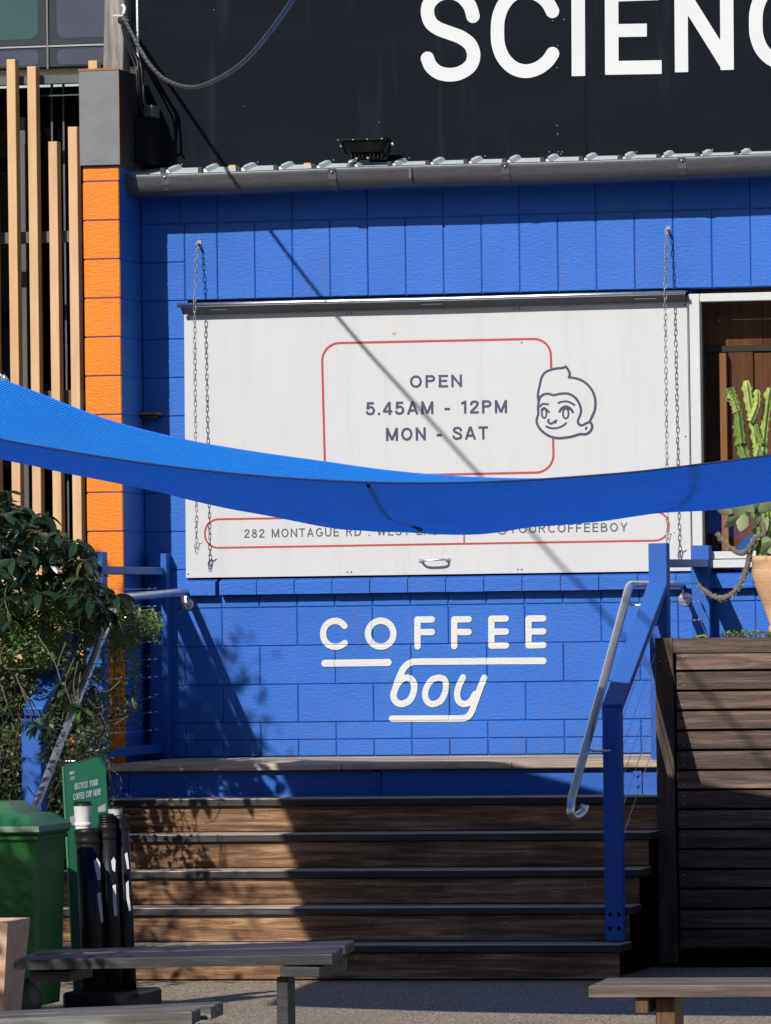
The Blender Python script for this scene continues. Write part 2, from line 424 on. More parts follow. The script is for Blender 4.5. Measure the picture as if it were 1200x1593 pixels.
def glassmat(name, tint, gl=.12, rough=.02, base=None):
    mt, nt, n, out = newmat(name)
    t = tn(nt, 'ShaderNodeBsdfTransparent'); t.inputs[0].default_value = (*tint, 1)
    g = tn(nt, 'ShaderNodeBsdfGlossy'); g.inputs['Roughness'].default_value = rough; g.inputs[0].default_value = (.9, .95, 1, 1)
    lw = tn(nt, 'ShaderNodeLayerWeight'); lw.inputs[0].default_value = .35
    fc = mathn(nt, 'ADD', mathn(nt, 'MULTIPLY', lw.outputs['Fresnel'], .6), gl * .3)
    mx = tn(nt, 'ShaderNodeMixShader'); nt.links.new(fc, mx.inputs[0])
    nt.links.new(t.outputs[0], mx.inputs[1]); nt.links.new(g.outputs[0], mx.inputs[2]); nt.links.new(mx.outputs[0], out.inputs[0])
    return mt
M['window_glass'] = glassmat('window_glass', (.84, .82, .80))
def panelglass(name, col):
    mt, nt, n, out = newmat(name)
    f = noise(nt, coords(nt), 1.4, 3, .5)
    princ(nt, out, ramp(nt, f, [(.3, sc(col, .85)), (.7, sc(col, 1.1))]), .25, 0, bump(nt, noise(nt, coords(nt), 3, 2), .002), .5); return mt
M['pane_teal'] = panelglass('pane_teal', (.030, .065, .066))
M['pane_violet'] = panelglass('pane_violet', (.048, .050, .078))
M['pane_edge'] = panelglass('pane_edge', (.022, .028, .036))

# ------------------------------------------------------------------ lettering (shapes cut from a distance field)
def stroke_sdf(X, Z, strokes):
    D = np.full(X.shape, 1e3)
    for pts, wd, butt in strokes:
        n = len(pts) - 1
        for i in range(n):
            ax, az = pts[i]; bx, bz = pts[i + 1]
            dx, dz = bx - ax, bz - az; L = math.hypot(dx, dz)
            if L < 1e-9: continue
            ux, uz = dx / L, dz / L
            t = (X - ax) * ux + (Z - az) * uz; pp = (X - ax) * -uz + (Z - az) * ux
            over = np.maximum(-t, t - L)
            cap = np.sqrt(pp ** 2 + np.maximum(over, 0) ** 2) - wd / 2
            if butt:
                rect = np.maximum(np.abs(pp) - wd / 2, over)
                if n == 1: dd = rect
                elif i == 0: dd = np.where(t < 0, np.maximum(np.abs(pp) - wd / 2, -t), cap)
                elif i == n - 1: dd = np.where(t > L, np.maximum(np.abs(pp) - wd / 2, t - L), cap)
                else: dd = cap
            else: dd = cap
            D = np.minimum(D, dd)
    return D
def sdf_sheet(name, strokes, Y, mat, parent, cell=.003, jointfn=None, thick=.0015):
    xs = [p[0] for s_ in strokes for p in s_[0]]; zs = [p[1] for s_ in strokes for p in s_[0]]
    wd = max(s_[1] for s_ in strokes)
    x0, x1, z0, z1 = min(xs) - wd, max(xs) + wd, min(zs) - wd, max(zs) + wd
    gx = np.arange(x0, x1, cell); gz = np.arange(z0, z1, cell)
    X, Z = np.meshgrid(gx, gz, indexing='ij')
    D = stroke_sdf(X, Z, strokes)
    gX, gZ = np.gradient(D, cell); gl = np.sqrt(gX ** 2 + gZ ** 2) + 1e-9
    snap = np.abs(D) < .75 * cell
    X2 = np.where(snap, X - D * gX / gl, X); Z2 = np.where(snap, Z - D * gZ / gl, Z)
    ins = (D < 0) | snap
    q = ins[:-1, :-1] & ins[1:, :-1] & ins[1:, 1:] & ins[:-1, 1:]
    ctr = (D[:-1, :-1] + D[1:, :-1] + D[1:, 1:] + D[:-1, 1:]) / 4 < 0
    q &= ctr
    I, J = np.nonzero(q); nz = len(gz)
    ids = np.stack([I * nz + J, (I + 1) * nz + J, (I + 1) * nz + J + 1, I * nz + J + 1], 1)
    used, inv = np.unique(ids, return_inverse=True); inv = inv.reshape(ids.shape)
    vx = X2.reshape(-1)[used]; vz = Z2.reshape(-1)[used]
    vy = np.full(vx.shape, Y)
    if jointfn is not None: vy = vy + jointfn(vx, vz)
    me = bpy.data.meshes.new(name)
    me.from_pydata(np.stack([vx, vy, vz], 1).tolist(), [], inv.tolist())
    me.materials.append(mat); me.update()
    return link(name, me, parent)
def wpath(pts, Y, smooth=True, k=6, off=(0, 0), s_=1.0):
    """photograph coordinates -> (X, Z) on plane Y"""
    P = [Vector((off[0] + p[0] / s_, off[1] + p[1] / s_, 0)) for p in pts]
    if smooth and len(P) > 2: P = smooth_path(P, k)
    r = []
    for p in P:
        q = at(p.x, p.y, Y); r.append((q.x, q.z))
    return r
def arc(cx, cy, rx, ry, a0, a1, n=12): return [(cx + rx * cos(radians(a0 + (a1 - a0) * k / n)), cy + ry * sin(radians(a0 + (a1 - a0) * k / n))) for k in range(n + 1)]
def glyph(ch, w_):
    a = w_ / 2; t = 1 - a
    V = lambda x: [(x, 0), (x, 1)]
    cr = lambda p: [(v.x, v.y) for v in smooth_path([Vector((x, y, 0)) for x, y in p], 5)]
    G = {
     'O': (.80, [arc(.40, .5, .40 - a, .5 - a, 0, 360, 28)]),
     'C': (.74, [arc(.40, .5, .40 - a, .5 - a, 42, 318, 22)]),
     'G': (.78, [arc(.40, .5, .40 - a, .5 - a, 42, 305, 22) + [(.40 + (.4 - a) * cos(radians(-40)), .19), (.74 - a * .4, .26), (.74 - a * .4, .47)], [(.44, .46), (.74 + a * .6, .46)]]),
     'P': (.66, [V(a), [(a, t), (.38, t)] + arc(.38, .72, .28 - a, .28 - a, 90, -90)[1:] + [(a, .44 + a)]]),
     'E': (.60, [V(a), [(0, t), (.60, t)], [(0, .52), (.55, .52)], [(0, a), (.60, a)]]),
     'F': (.57, [V(a), [(0, t), (.57, t)], [(0, .50), (.50, .50)]]),
     'N': (.72, [V(a), V(.72 - a), [(a, .93), (.72 - a, .07)]]),
     'M': (.84, [V(a), V(.84 - a), [(a, .96), (.42, .06)], [(.84 - a, .96), (.42, .06)]]),
     'A': (.74, [[(.06, 0), (.37, 1)], [(.68, 0), (.37, 1)], [(.18, .31), (.56, .31)]]),
     'S': (.66, [cr([(.60, .70), (.52, .86), (.34, t), (.14, .84), (.12, .68), (.26, .56), (.44, .48), (.57, .36), (.56, .18), (.36, a), (.16, .12), (.06, .29)])]),
     'T': (.64, [[(.32, 0), (.32, 1)], [(0, t), (.64, t)]]),
     'R': (.70, [V(a), [(a, t), (.38, t)] + arc(.38, .735, .265 - a, .265 - a, 90, -90)[1:] + [(a, .47 + a)], [(.36, .50), (.62, 0)]]),
     'D': (.72, [V(a), [(a, t), (.30, t)] + arc(.30, .5, .42 - a, .5 - a, 90, -90, 16)[1:] + [(a, a)]]),
     'U': (.72, [[(a, 1), (a, .34)] + arc(.36, .36, .36 - a, .36 - a, 180, 360)[1:] + [(.72 - a, 1)]]),
     'W': (1.0, [[(.06, 1), (.27, .03)], [(.27, .03), (.50, .97)], [(.50, .97), (.73, .03)], [(.73, .03), (.94, 1)]]),
     'B': (.68, [V(a), [(a, t), (.36, t)] + arc(.36, .76, .26 - a, .24 - a, 90, -90)[1:] + [(a, .52)], [(a, .52), (.38, .52)] + arc(.38, .26 + a * .5, .30 - a, .26 - a * .5, 90, -90)[1:] + [(a, a)]]),
     'Y': (.70, [[(.05, 1), (.35, .42)], [(.65, 1), (.35, .42)], [(.35, .46), (.35, 0)]]),
     'H': (.72, [V(a), V(.72 - a), [(a, .52), (.72 - a, .52)]]),
     'L': (.55, [V(a), [(0, a), (.55, a)]]), 'I': (w_, [V(a)]),
     '1': (.42, [[(.30, 0), (.30, 1)], [(.04, .76), (.30, .90)]]),
     '2': (.60, [cr([(.09, .68), (.14, .85), (.31, t), (.50, .84), (.49, .66), (.33, .43), (.12, .20), (.06, .08)]), [(.02, a), (.59, a)]]),
     '4': (.62, [[(.44, 0), (.44, 1)], [(0, .27), (.62, .27)], [(.05, .30), (.42, .95)]]),
     '5': (.60, [[(.13, t), (.54, t)], [(.15, 1), (.11, .46)], cr([(.10, .50), (.28, .62), (.46, .54), (.53, .34), (.45, .15), (.28, a), (.12, .13), (.06, .27)])]),
     '8': (.60, [arc(.30, .745, .225 - a * .6, .255 - a, 0, 360, 18), arc(.30, .27, .30 - a, .27 - a * .7, 0, 360, 18)]),
     '.': (.16, [[(0, a), (.16, a)]]), '-': (.36, [[(0, .38), (.36, .38)]]), ' ': (.34, []),
     '@': (1.0, [arc(.5, .45, .46, .50, -60, 300, 26), arc(.48, .46, .19, .22, 0, 360, 16), [(.68, .66), (.66, .36), (.74, .26), (.85, .36)]]),
    }
    return G[ch]
def text_obj(name, body, px, py, wpx, hpx, Y, mat, parent, slope=-.0165, track=.14, w_=.155, plane=None):
    """flat print: word centred on px, py, wpx wide, capitals hpx tall; every letter its own piece"""
    if plane is None:
        A = at(px - wpx / 2, py - slope * wpx / 2, Y); B = at(px + wpx / 2, py + slope * wpx / 2, Y)
        O, U, V = (A + B) / 2, (B - A), Vector((0, 0, hpx / 301.0))
    else: O, U, V = plane
    H_ = V.length; gl = [glyph(c_, w_) for c_ in body]; tot = sum(g_[0] for g_ in gl) + track * (len(gl) - 1)
    sx = U.length / (tot * H_); x = 0; u1, v1 = U.normalized(), V.normalized()
    for ch_, (adv, st) in zip(body, gl):
        if st:
            ss_ = [([((x + p[0]) * H_ * sx, p[1] * H_) for p in s_], w_ * H_, True) for s_ in st]
            o = sdf_sheet(name, ss_, 0, mat, parent, cell=max(.0009, H_ * .035))
            for v in o.data.vertices:
                a, b = v.co.x - U.length / 2, v.co.z - H_ / 2; v.co = O + u1 * a + v1 * b
        x += adv + track
# ================================================================== GROUND
g = MB(); n = 1
g.quad((-300, -300, 0), (300, -300, 0), (300, 300, 0), (-300, 300, 0))
tag(g.build('ground', M['ground']), kind='structure')
M['asphalt'] = paint('asphalt', (.045, .045, .047), .85, .2, 90, .004)
g = MB(); g.quad((-300, -29, .004), (300, -29, .004), (300, -15, .004), (-300, -15, .004)); tag(g.build('road', M['asphalt']), kind='structure')
g = MB(); g.box(-300, 300, -15, -14.85, 0, .12, .01); tag(g.build('kerb', M['rail_grey']), kind='structure')

op = thing('opposite_building', 'long dull brick building across the street behind the viewpoint', 'building')
M['brick_far'] = paint('brick_far', (.11, .075, .06), .85, .2, 8, .004)
g = MB(); g.box(-70, 80, -72, -58, 0, 10.5); g.build('wall', M['brick_far'], op)
g = MB()
for i in range(24):
    for z_ in (1.5, 5.6): g.box(-66 + i * 6, -63 + i * 6, -57.99, -57.9, z_, z_ + 2.2)
tag(g.build('window', M['void'], op), kind='stuff')
# ================================================================== BLUE BLOCK BUILDING
bld = thing('shop_building', 'blue painted concrete block shop wall under the gutter, with the serving hatch', 'building')
XL, XR = -.809, 4.6
WX0, WX1 = 2.078, 4.3                       # window opening
b = MB()
b.box(XL, XR, .008, .2, 0, 1.84)
b.box(XL, -.565, .008, .2, 1.84, 4.02)
b.box(-.565, XR, .008, .2, 3.375, 4.02)
b.box(-.565, WX0, .06, .2, 1.84, 3.375)
b.box(WX1, XR, .008, .2, 1.84, 3.375)
b.build('wall_core', M['blue_block'], bld)
_blk = {}
def block(x0, x1, z0, z1, Y=0.0, depth=.02, ch=.0042, gap=.0025, name='block', par=None):
    wq, hq = round(x1 - x0 - gap, 3), round(z1 - z0 - gap, 3); key = (wq, hq, depth)
    if key not in _blk:
        q = MB(); q.box(-wq / 2, wq / 2, 0, depth, -hq / 2, hq / 2, ch); _blk[key] = q.mesh('block', M['blue_block'])
    o = link(name, _blk[key], par or bld)
    o.location = ((x0 + x1) / 2, Y + ru(-.0012, .0012), (z0 + z1) / 2)
    o.rotation_euler = (ru(-.003, .003), 0, ru(-.002, .002)); return o
def course(z0, z1, step, off, x0=XL, x1=XR, Y=0.0):
    k = math.floor((x0 - off) / step); a = x0
    while a < x1 - .01:
        k += 1; c_ = min(off + k * step, x1)
        if c_ - a > .03: block(a, c_, z0, z1, Y); a = c_
COURSES = [(1.003, 1.089, .2, 0.0), (1.089, 1.179, .4, .2), (1.179, 1.375, .4, 0.0), (1.375, 1.575, .4, .2), (1.575, 1.775, .4, 0.0), (1.775, 1.845, .2, 0.0)]
for z0, z1, st, of in COURSES: course(z0, z1, st, of)
for i in range(11):
    z0 = 1.775 + .2 * i
    if z0 + .2 <= 3.78:
        block(XL, -.605 + .03, max(z0, 1.845), z0 + .2)
block(XL, -.6, 3.775, 3.975)
for k in range(-3, 23): 
    if -.575 + .0 <= .2 * k + .2: block(max(.2 * k, -.575), .2 * k + .2, 3.375, 3.775)
course(3.775, 3.965, .4, 0.0, x0=-.6)
# sill course: thin blocks with weathered sloping tops, proud of the wall
_sill = MB(); wq = .196
_sill.add([(-wq/2, -.058, -.036), (wq/2, -.058, -.036), (wq/2, -.058, .028), (-wq/2, -.058, .028), (-wq/2, -.050, .034), (wq/2, -.050, .034),
           (-wq/2, .05, .054), (wq/2, .05, .054), (-wq/2, .05, -.036), (wq/2, .05, -.036)],
          [(0, 1, 2, 3), (3, 2, 5, 4), (4, 5, 7, 6), (0, 8, 9, 1), (0, 3, 4, 6, 8), (1, 9, 7, 5, 2)])
sill_me = _sill.mesh('sill_block', M['blue_block'])
for k in range(-3, 22):
    o = link('sill_block', sill_me, bld); o.location = (.2 * k + .1 if k > -3 else -.498, ru(-.002, .002), 1.879 + ru(-.001, .001))
    if k == -3: o.scale = (.8, 1, 1)

# ---- wing wall with orange end
wing = thing('wing_wall', 'narrow block wing wall with bright orange end face and blue side', 'wall')
WY = -.44; WXa, WXb = -1.0, -.806
q = MB(); q.box(WXa + .008, WXb - .006, WY + .008, .3, 0, 4.06)
q.build('wall_core', M['blue_block'], wing)
def wing_block(z0, z1):
    q = MB(); h = (z1 - z0 - .004) / 2; q.box((WXa - WXb) / 2 + .001, (WXb - WXa) / 2 - .001, 0, .436, -h, h, .005)
    q.m = [1] * len(q.m)
    for i, f in enumerate(q.f):
        if all(abs(q.v[j][1]) < .0052 for j in f): q.m[i] = 0
    me = q.mesh('block', [M['orange'], M['blue_block']])
    return me
wme = {}
z = -.025
while z < 4.05:
    z0, z1 = max(z, 0), min(z + .2, 4.055); key = round(z1 - z0, 3)
    if key not in wme: wme[key] = wing_block(z0, z1)
    if z1 - z0 > .02:
        o = link('block', wme[key], wing); o.location = ((WXa + WXb) / 2 + ru(-.001, .001), WY + ru(-.001, .001), (z0 + z1) / 2)
    z += .2

# ---- grey parapet box on the wing wall
px_ = thing('parapet_box', 'weathered grey metal box with rusty edge capping the orange pillar', 'parapet box')
q = MB(); q.box(WXa - .008, WXb + .008, WY - .02, -.0, 4.058, 4.552, .003)
q.build('casing', [M['weathered']], px_)
q = MB(); q.box(WXb + .0083, WXb + .012, WY - .014, -.0, 4.06, 4.55); q.build('side_sheet', M['dark_trim'], px_)
q = MB(); q.box(WXb + .006, WXb + .0125, WY - .024, WY - .0145, 4.058, 4.556, .001); q.box(WXa - .008, WXb + .004, WY - .0235, WY - .0205, 4.546, 4.556); q.build('rusty_edge', M['rust'], px_)
q = MB(); q.box(WXa - .006, WXb + .006, WY - .024, WY - .0205, 4.060, 4.072); q.build('bottom_flashing', M['weathered'], px_)

# ================================================================== BLACK SIGN AND LETTERS
SY = .06
sg = thing('black_signboard', 'big black sheet metal signboard above the gutter with white capital letters', 'signboard')
seams = [-.82, .02 + .75, 1.555, 2.9, 4.4]
x_prev = -.822
for i, xs_ in enumerate([1.545, 3.9, 6.2]):
    q = MB(); q.box(x_prev + .0015, xs_ - .0015, SY, SY + .03, 4.062, 6.2, .002); q.build('panel', M['black_sheet'], sg); x_prev = xs_
q = MB(); q.box(-.834, -.8235, SY - .004, SY + .03, 4.07, 6.2, .001); q.build('edge_trim', M['alu'], sg)
q = MB()
for i in range(16):
    p = at(283 + i * 118, 255 - i * 3.2, SY); q.ball(p, .0032, 6)
for y in (70, 105, 195, 208, 236, 240):
    q.ball(at(867 + (y % 3), y, SY), .0028, 6)
for (x, y) in ((855, 236), (875, 236), (878, 30), (860, 32), (333, 15), (380, 165), (590, 190)): q.ball(at(x, y, SY), .0026, 6)
q.build('rivet', M['alu'], sg)
SW = 21 / 298.0
Cp = [(861, 19), (852, 3), (837, -9), (818, -14), (799, -9), (784, 7), (776, 28), (774.5, 49), (776, 70), (784, 90), (799, 105), (818, 110.5), (837, 106), (852, 95), (861, 82)]
Sp = [(737, 27), (731, 8), (717, -7), (700, -12), (682, -8), (669, 4), (665.5, 18), (670, 34), (682, 44), (700, 51), (718, 58), (732, 69), (737.5, 85), (733, 101), (719, 112), (702, 116), (684, 113), (671, 103), (665, 89)]
def L(pts, Yp, sm=False, **k): return wpath(pts, Yp, sm, **k)
letters = {
    'S': [(L(Sp, SY, True), SW, True)],
    'C': [(L(Cp, SY, True), SW, True)],
    'I': [(L([(900, -17), (900.5, 118)], SY), SW, True)],
    'E': [(L([(952, -20), (952.5, 116)], SY), SW, True), (L([(942, -8), (1026, -11)], SY), SW, True), (L([(950, 47.5), (1007, 46.5)], SY), SW * .95, True), (L([(942, 105.5), (1030, 104)], SY), SW, True)],
    'N': [(L([(1060, -24), (1061, 112)], SY), SW * .98, True), (L([(1131, -28), (1132, 108.5)], SY), SW * .98, True), (L([(1060.5, -14), (1131, 99)], SY), SW * 1.02, True)],
    'C2': [(L([(x + 402, y - 13.5) for x, y in Cp], SY, True), SW, True)],
    'E2': [(L([(1353, -34), (1353.5, 102)], SY), SW, True), (L([(1343, -22), (1428, -25)], SY), SW, True), (L([(1350, 33), (1408, 32)], SY), SW * .95, True), (L([(1343, 91), (1430, 90)], SY), SW, True)],
}
M['cut_letter'] = paint('cut_letter', (.66, .66, .66), .5, .03, 20, .0005)
for k_, st in letters.items():
    o = sdf_sheet('letter', st, SY - .004, M['cut_letter'], sg, cell=.004)
# ================================================================== ROOF EDGE AND GUTTER
rf = thing('roof_edge', 'pale ribbed metal roof sheets showing between black signboard and gutter', 'roof')
q = MB(); q.box(-.80, 5.2, -.13, .3, 3.99, 4.002)
def roofz(Y): return 4.030 + (Y + .17) * .17
q = MB()
q.add([(-.80, -.19, roofz(-.19)), (5.2, -.19, roofz(-.19)), (5.2, .30, roofz(.30)), (-.80, .30, roofz(.30)), (-.80, -.19, roofz(-.19) - .02), (5.2, -.19, roofz(-.19) - .02)], [(0, 1, 2, 3), (0, 4, 5, 1)])
q.build('roof_pan', M['roof_zinc'], rf)
rib = MB(); 
for (ya, yb) in ((-.20, .30),):
    za, zb = roofz(ya), roofz(yb)
    vs = []
    for (Y, zz) in ((ya, za), (yb, zb)):
        vs += [(-.026, Y, zz), (-.012, Y, zz + .018), (.012, Y, zz + .018), (.026, Y, zz)]
    rib.add(vs, [(0, 1, 5, 4), (1, 2, 6, 5), (2, 3, 7, 6), (0, 3, 2, 1)])
rib_me = rib.mesh('roof_rib', M['roof_zinc'])
cap = MB(); cap.add([(-.012, -.216, -.004), (.006, -.216, .030), (.026, -.19, .028), (.012, -.20, -.004)], [(0, 1, 2, 3)]); 
cap.box(-.012, .010, -.214, -.165, -.006, .027, .001)
cap_me = cap.mesh('rib_end_cap', M['dark_trim'])
for k in range(0, 28):
    x = -.62 + .2 * k
    if x > 5.1: break
    o = link('roof_rib', rib_me, rf); o.location = (x, 0, 0)
    o = link('rib_end_cap', cap_me, rf); o.location = (x - .012, 0, 4.026)
for k, c_ in ((1, 'stud'), (3, 'stud')):
    q = MB(); x = -.62 + .2 * k + .08; q.box(x, x + .035, .03, .05, 4.03, 4.075); q.build('packer', M['stud'], rf)

gt = thing('roof_gutter', 'dark grey quad gutter running along the top of the blue wall', 'gutter')
prof = [(-.16, 4.030), (-.16, 3.925), (-.20, 3.908), (-.25, 3.915), (-.285, 3.935), (-.305, 3.965), (-.310, 3.995), (-.318, 4.012), (-.312, 4.020), (-.300, 4.016), (-.298, 3.985), (-.27, 3.945), (-.22, 3.925), (-.17, 3.935), (-.168, 4.030)]
def gutter_piece(x0, x1, nm='gutter_length'):
    q = MB(); q.smooth = True; nseg = max(2, int((x1 - x0) / .12)); vs = []
    for i in range(nseg + 1):
        x = x0 + (x1 - x0) * i / nseg; dz = .0035 * x + .0025 * sin(x * 3.1); dy = .003 * sin(x * 4.3 + 1)
        vs += [(x, a + dy, c_ + dz) for a, c_ in prof]
    n_ = len(prof); fs = []
    for i in range(nseg):
        for j in range(n_ - 1): fs.append((i * n_ + j, i * n_ + j + 1, (i + 1) * n_ + j + 1, (i + 1) * n_ + j))
    q.add(vs, fs); q.smooth = False
    return q.build(nm, M['gutter'], gt)
gutter_piece(-.815, .70); gutter_piece(.70, 1.45); gutter_piece(1.45, 5.2)
q = MB(); q.add([(-.815, a, c_ - .003) for a, c_ in prof[:9]], [tuple(range(9))]); q.add([(-.821, a, c_ - .003) for a, c_ in prof[:9]], [tuple(range(9))[::-1]]); q.build('end_cap', M['gutter'], gt)
for xp in (257, 517, 787, 1062):
    x = at(xp, 285, -.31).x
    q = MB(); n_ = 9; pr_ = prof[1:10]; vs = []
    for xx in (x - .02, x + .02): vs += [(xx, a - .0035 if a < -.2 else a, c_ + .0035 * xx + (.0 if i > 4 else -.003)) for i, (a, c_) in enumerate(pr_)]
    q.add(vs, [(i, i + 1, i + 10, i + 9) for i in range(8)]); br = q.build('gutter_strap', M['gutter'], gt)
    q = MB(); q.ball((x, -.322, 4.000 + .0035 * x), .006, 6); q.build('screw', M['steel'], br)
q = MB(); q.box(.694, .706, -.324, -.31, 3.955, 4.015); q.build('joint_cover', M['gutter'], gt)

# ---- floodlight on the roof edge
fl = thing('floodlight', 'small black floodlight standing on the roof edge under the big letters', 'floodlight')
FY = -.10
p0 = at(529, 218, FY); p1 = at(606, 216, FY)
q = MB(); q.box(p0.x, p1.x, FY - .10, FY + .06, p0.z - .012, p0.z + .004, .004); q.build('visor', M['black_metal'], fl)
q = MB(); a0, a1 = p0.x + .035, p1.x - .02; zt = p0.z - .012
q.add([(a0, FY - .09, zt), (a1, FY - .09, zt), (a1 - .02, FY - .06, zt - .055), (a0 + .03, FY - .06, zt - .055), (a0, FY + .05, zt), (a1, FY + .05, zt), (a1 - .02, FY + .03, zt - .055), (a0 + .03, FY + .03, zt - .055)],
      [(0, 3, 2, 1), (4, 5, 6, 7), (0, 4, 7, 3), (1, 2, 6, 5), (3, 7, 6, 2)]); q.build('housing', M['plastic_black'], fl)
q = MB()
for i in range(9): q.box(a0 + .03 + i * .02, a0 + .035 + i * .02, FY - .04, FY + .03, zt - .085, zt - .0555)
q.box(a0 + .03, a1 - .02, FY - .035, FY + .03, zt - .087, zt - .0852); q.build('cooling_fin', M['plastic_black'], fl)
q = MB(); 
for xx in (p0.x + .012, p1.x + .012):
    q.beam((xx, FY, zt - .005), (xx + (.035 if xx < a0 + .1 else -.03), FY - .01, zt - .09), .006, .016, .001)
q.beam((p0.x + .04, FY - .01, zt - .092), (p1.x - .015, FY - .01, zt - .092), .006, .02, .001, up=(0, 1, 0)); q.build('bracket', M['black_metal'], fl)
q = MB()
for t_ in (.05, .35, .64, .93): q.ball((p0.x + (p1.x - p0.x) * t_, FY - .102, p0.z - .006), .004, 6)
for xx in (p0.x + .012, p1.x + .02): q.ball((xx, FY - .02, zt - .016), .009, 6)
q.ball((p0.x + .10, FY - .06, zt - .088), .006, 6); q.ball((p0.x + .16, FY - .06, zt - .088), .006, 6); q.build('screw', M['steel'], fl)
q = MB(); q.tube([(p0.x + .05, FY - .03, 4.03), (p0.x + .06, FY - .03, 4.06), (p0.x + .09, FY - .02, 4.07)], .014, 8); q.build('cable_gland', M['galv'], fl)

# ================================================================== WHITE SERVING HATCH BOARD
BY = -.014
hb = thing('hatch_board', 'large white closed hatch board with red outlines, opening hours and a cartoon head', 'hatch board')
TL, TR, BL, BR = at(286.5, 489.5, BY), at(1069, 462, BY), at(289.5, 899, BY), at(1075.5, 888, BY)
q = MB(); f4 = [TL, TR, BR, BL]; q.add([*f4, *[p + Vector((0, .022, 0)) for p in f4]], [(3, 2, 1, 0), (4, 5, 6, 7), (0, 1, 5, 4), (1, 2, 6, 5), (2, 3, 7, 6), (3, 0, 4, 7)])
q.build('board', M['sign_white'], hb)
q = MB(); q.box(-.586, 2.07, .010, .0598, 1.925, 3.372); q.build('backing_frame', M['void'], hb)
PY = BY - .0015
RW = 3.4 / 298
def rrect(x0, y0, x1, y1, r, sl):
    pts = []
    for (cx_, cy_, a0) in ((x0 + r, y0 + r, 180), (x1 - r, y0 + r, 270), (x1 - r, y1 - r, 0), (x0 + r, y1 - r, 90)):
        for k in range(9):
            a = radians(a0 + 90 * k / 8); pts.append((cx_ + r * cos(a), cy_ + r * sin(a)))
    pts.append(pts[0])
    return [(x, y + sl * (x - x0)) for x, y in pts]
r1 = rrect(501.5, 534, 857.5, 742, 27, -.021)
r1 = [(x + (4 if y > 700 else 0) * 1.0, y) for x, y in r1]
o = sdf_sheet('red_outline', [(L(r1, BY), RW, False)], PY, M['print_red'], hb, .003); tag(o, 'red rounded outline round the opening hours')
r2 = rrect(319, 808, 1041, 852.5, 21, -.0165)
o = sdf_sheet('red_outline', [(L(r2, BY), RW * .85, False), (L([(722, 802), (722.5, 845)], BY), RW * .7, False)], PY, M['print_red'], hb, .003)
tag(o, 'long red pill outline round the address')
def cut_out(): pass
text_obj('letter', 'OPEN', 678.5, 593, 82, 19.5, PY, M['print_navy'], hb, -.016, .19, .185)
text_obj('letter', '5.45AM - 12PM', 679.5, 634, 220, 20.5, PY, M['print_navy'], hb, -.016, .19, .185)
text_obj('letter', 'MON - SAT', 680, 674.5, 159, 20.5, PY, M['print_navy'], hb, -.016, .19, .185)
text_obj('small_letter', '282 MONTAGUE RD . WEST END', 532, 827.5, 304, 13.5, PY, M['print_grey'], hb, -.0165, .22, .145)
text_obj('small_letter', '@YOURCOFFEEBOY', 875, 821.5, 203, 13.5, PY, M['print_grey'], hb, -.0165, .22, .145)
FO = dict(off=(820, 560), s_=9.23)
fw_ = 3.9 / 298
face = []
def fs_(pts, wk=1.0, sm=True): face.append((L(pts, BY, sm, k=4, **FO), fw_ * wk, False))
fs_([(172, 600), (160, 500), (185, 370), (212, 255), (258, 185), (340, 143), (430, 122), (512, 114), (560, 95)])
fs_([(560, 95), (598, 145), (617, 200), (605, 250)])
fs_([(605, 250), (700, 262), (800, 300), (880, 360), (940, 440), (975, 530), (986, 620), (975, 720), (940, 805), (905, 885)])
fs_([(172, 600), (190, 540), (240, 497), (310, 485), (385, 505), (460, 490), (540, 480), (620, 492), (700, 545), (750, 620), (777, 700), (772, 780), (738, 860), (745, 915), (790, 940), (850, 912), (905, 893), (935, 930), (935, 980), (900, 1035), (840, 1065), (760, 1065), (660, 1095), (560, 1113), (460, 1122), (360, 1105), (270, 1060), (190, 990), (145, 905), (145, 845), (166, 770), (162, 680), (172, 600)])
fs_([(190, 668), (230, 632), (305, 637)], .85); fs_([(455, 615), (520, 597), (600, 600), (685, 645)], .85)
fs_([(250 + 33 * cos(a * pi / 8), 768 + 66 * sin(a * pi / 8)) for a in range(17)], .75); fs_([(212, 715), (255, 690), (318, 748)], .9)
fs_([(560 + 40 * cos(a * pi / 8), 770 + 72 * sin(a * pi / 8)) for a in range(17)], .75); fs_([(472, 742), (500, 695), (560, 668), (620, 692), (662, 750)], 1.0); fs_([(500, 705), (560, 690), (610, 705)], 1.1)
fs_([(315, 855), (308, 888), (352, 915), (398, 885), (425, 868)], .9); fs_([(425, 868), (410, 900)], .9, False)
fs_([(280, 955), (350, 980), (440, 976), (520, 945), (565, 908)], .85)
fs_([(856, 970), (850, 992)], .85, False)
sdf_sheet('head_drawing', face, PY - .0005, M['print_navy'], hb, .0022)
# white ground of the drawing hides the outline that passes behind it
q = MB(); q.add([(x, PY - .0002, z_) for x, z_ in wpath([(170, 600), (165, 480), (190, 360), (215, 255), (260, 190), (340, 150), (430, 125), (512, 118), (560, 105), (598, 150), (610, 250), (700, 265), (800, 300), (880, 360), (940, 440), (975, 530), (985, 620), (975, 720), (930, 830), (935, 980), (900, 1035), (840, 1060), (660, 1090), (460, 1118), (360, 1100), (270, 1055), (190, 985), (148, 900), (148, 840), (166, 760)], PY, False, **FO)], [tuple(range(30))])
q.build('drawing_ground', M['sign_white'], hb)
